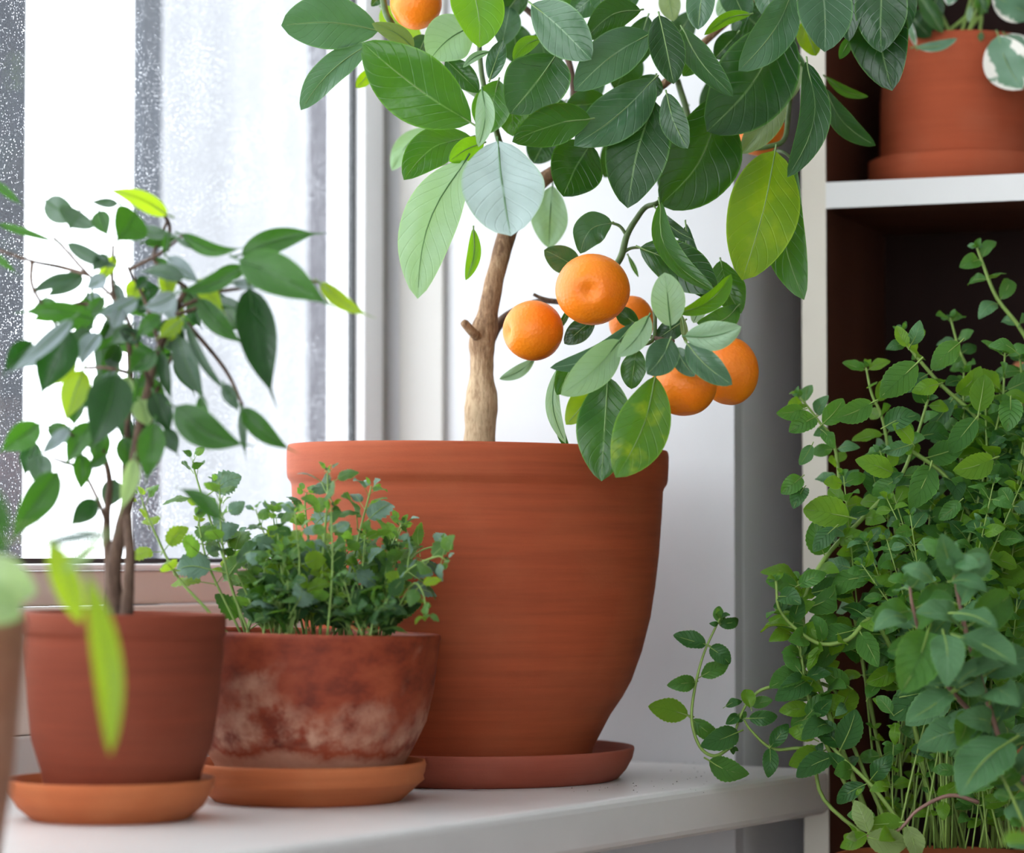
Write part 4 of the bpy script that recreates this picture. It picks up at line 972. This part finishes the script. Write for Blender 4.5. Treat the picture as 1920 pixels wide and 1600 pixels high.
for i in range(42):
    x0 = rm.uniform(1650, 1920); Y = rm.uniform(1.765, 1.86); x1 = rm.uniform(1560, 1925) if i % 3 == 0 else rm.uniform(1660, 1925); h = rm.uniform(800, 1250) if x1 > 1640 else rm.uniform(850, 1080)
    N_([(x0, 1590, Y), (x0+(x1-x0)*.3+rm.uniform(-20, 20), 1590-(1590-h)*.45, Y), (x1, h, Y+rm.uniform(-.03, .02))], first=.44, k=NK, len=rm.uniform(46, 68), r=2.6, miss=.08)
for i in range(22):
    x0 = rm.uniform(1595, 1925); Y = rm.uniform(1.76, 1.86); x1 = x0+rm.uniform(-60, 50); h = rm.uniform(1280, 1480)
    N_([(x0, 1592, Y), ((x0+x1)/2+rm.uniform(-15, 15), (1590+h)/2, Y), (x1, h, Y)], first=.3, k=['n1','n3','n3'], len=rm.uniform(24, 40), r=1.9, sp=40, miss=.2)
for i in range(20):
    x0 = rm.uniform(1760, 1925); Y = rm.uniform(1.80, 1.87); x1 = rm.uniform(1800, 1940); h = rm.uniform(660, 860)
    N_([(x0, 1590, Y), (x0+rm.uniform(-20, 40), 1150, Y), (x1, h, Y)], first=.4, k=['n1','n2','n1','n3'], len=rm.uniform(56, 72), r=4.5, miss=.1)
opt_extra['potted_mint'] = [
 px_herb(1790,1080,1.62,1765,1000,-.01,'n4',(0,-1,.3),0), px_herb(1800,1070,1.62,1850,1040,.0,'n4',(0,-1,.3),1), px_herb(1785,1090,1.615,1850,1110,-.01,'n4',(0,-.7,.7),2),
 px_herb(1750,1090,1.62,1690,1065,.0,'n4',(0,-.9,.4),3), px_herb(1790,1150,1.61,1870,1180,-.02,'n4',(0,-.6,.8),1), px_herb(1770,1190,1.61,1775,1290,-.02,'n4',(0,-1,.2),2),
 px_herb(1800,1195,1.61,1905,1250,-.02,'n4',(0,-.6,.8),0), px_herb(1700,1160,1.63,1638,1185,-.01,'n4',(0,-.7,.7),3), px_herb(1740,1185,1.62,1690,1300,-.01,'n1',(0,-1,.2),4),
 px_herb(1785,1300,1.63,1700,1355,-.01,'n4',(0,-.6,.8),0), px_herb(1790,1290,1.63,1885,1250,-.01,'n4',(0,-.5,.8),2), px_herb(1895,1390,1.62,1800,1495,-.02,'n4',(0,-.6,.8),1),
 px_herb(1625,1570,1.72,1705,1580,.0,'n5',(0,-1,-.1),1), px_herb(1625,1565,1.72,1575,1590,.0,'n3',(0,-1,.1),2), px_herb(1880,1580,1.45,1935,1575,.0,'n3',(0,-.7,.7),0)]
rx = random.Random(9)
def spot(ox, oy, sc_, lst, Y):
    for a, b, c, d, mk in lst:
        opt_extra['potted_mint'].append(px_herb(ox+a/sc_, oy+b/sc_, Y+rx.uniform(-.008, .008), ox+c/sc_, oy+d/sc_, rx.uniform(-.008, .008), mk, (rx.uniform(-.3, .3), -1, rx.uniform(-.2, .7)), rx.randrange(7)))
spot(1200, 1100, 2.667, [(330,290,165,243,'n2'),(350,305,450,388,'n2'),(305,450,445,385,'n1'),(275,478,133,495,'n1'),(240,645,40,600,'n3'),(262,665,382,748,'n1'),(492,728,300,800,'n2'),(345,870,548,938,'n1'),
  (392,188,345,185,'n2'),(392,185,492,165,'n2'),(400,180,395,98,'n1'),(555,605,530,515,'n3'),(560,600,665,570,'n1'),(490,640,428,690,'n2'),(545,660,688,650,'n2'),(428,600,512,575,'n2')], 1.795)
spot(1200, 1100, 2.667, [(650,810,640,958,'n2'),(655,800,742,688,'n2'),(872,765,738,720,'n3'),(1005,800,880,680,'n2'),(830,655,962,540,'n1'),(1045,500,905,405,'n1'),(800,425,715,340,'n1'),(800,425,850,330,'n1'),(880,860,915,780,'n2'),
  (1030,930,940,830,'n2'),(1140,560,1200,480,'n1'),(1240,590,1160,560,'n3'),(1025,590,975,650,'n4')], 1.79)
spot(1400, 400, 2, [(188,1400,70,1380,'n1'),(195,1395,300,1352,'n1'),(205,1480,100,1478,'n2'),(215,1545,100,1545,'n1'),(215,1550,335,1580,'n3'),(385,1140,212,1110,'n3'),(548,975,406,925,'n3'),(462,1368,308,1440,'n1'),(465,1262,435,1215,'n1'),
  (245,870,198,945,'n4'),(285,815,330,885,'n1'),(285,790,362,695,'n1'),(255,765,158,822,'n1'),(212,735,110,750,'n1'),(205,990,128,1052,'n1'),(215,1030,175,1110,'n2'),(690,950,610,1115,'n1'),(722,640,618,672,'n3'),(870,745,892,605,'n3'),
  (925,920,772,965,'n3'),(640,562,500,692,'n1'),(602,500,562,422,'n3'),(615,495,650,400,'n4'),(800,485,690,585,'n1'),(622,862,545,790,'n3'),(610,870,520,900,'n4'),(860,770,760,900,'n1'),(990,700,975,820,'n1'),(1010,520,905,500,'n1'),
  (520,800,640,760,'n2'),(470,710,330,770,'n1'),(330,1180,250,1270,'n2'),(350,1170,280,1200,'n1'),(560,1000,470,1060,'n1'),(700,1090,640,1060,'n2'),(470,1280,440,1250,'n4'),(800,1080,720,1150,'n1')], 1.78)
spot(1420, 1180, 3.81, [(1060,480,1270,420,'n2'),(1380,470,1060,690,'n4'),(1310,430,945,640,'n2'),(985,690,985,830,'n3'),(960,600,850,480,'n1'),(1420,1020,1250,1010,'n1'),(1440,1000,1430,880,'n1'),(1450,1010,1570,1060,'n1'),(1440,1100,1280,1180,'n3'),(1330,1230,1330,1370,'n3'),
  (850,1370,640,1330,'n1'),(940,1130,800,1160,'n3'),(750,1140,705,1190,'n3'),(1210,190,1170,380,'n4'),(1100,90,990,130,'n1'),(1190,60,1290,30,'n4'),(1570,650,1390,670,'n4'),(1640,330,1420,400,'n4'),(1760,290,1620,210,'n4'),(1700,740,1830,560,'n1'),(1800,950,1430,1170,'n1')], 1.745)
nm = grow(mint, 'mint', ms, NK, 58, 48, 'mint_stem', 4.5, rm, 300, droop=.35, up_bias=.6)
print('leaves', nb, nm)
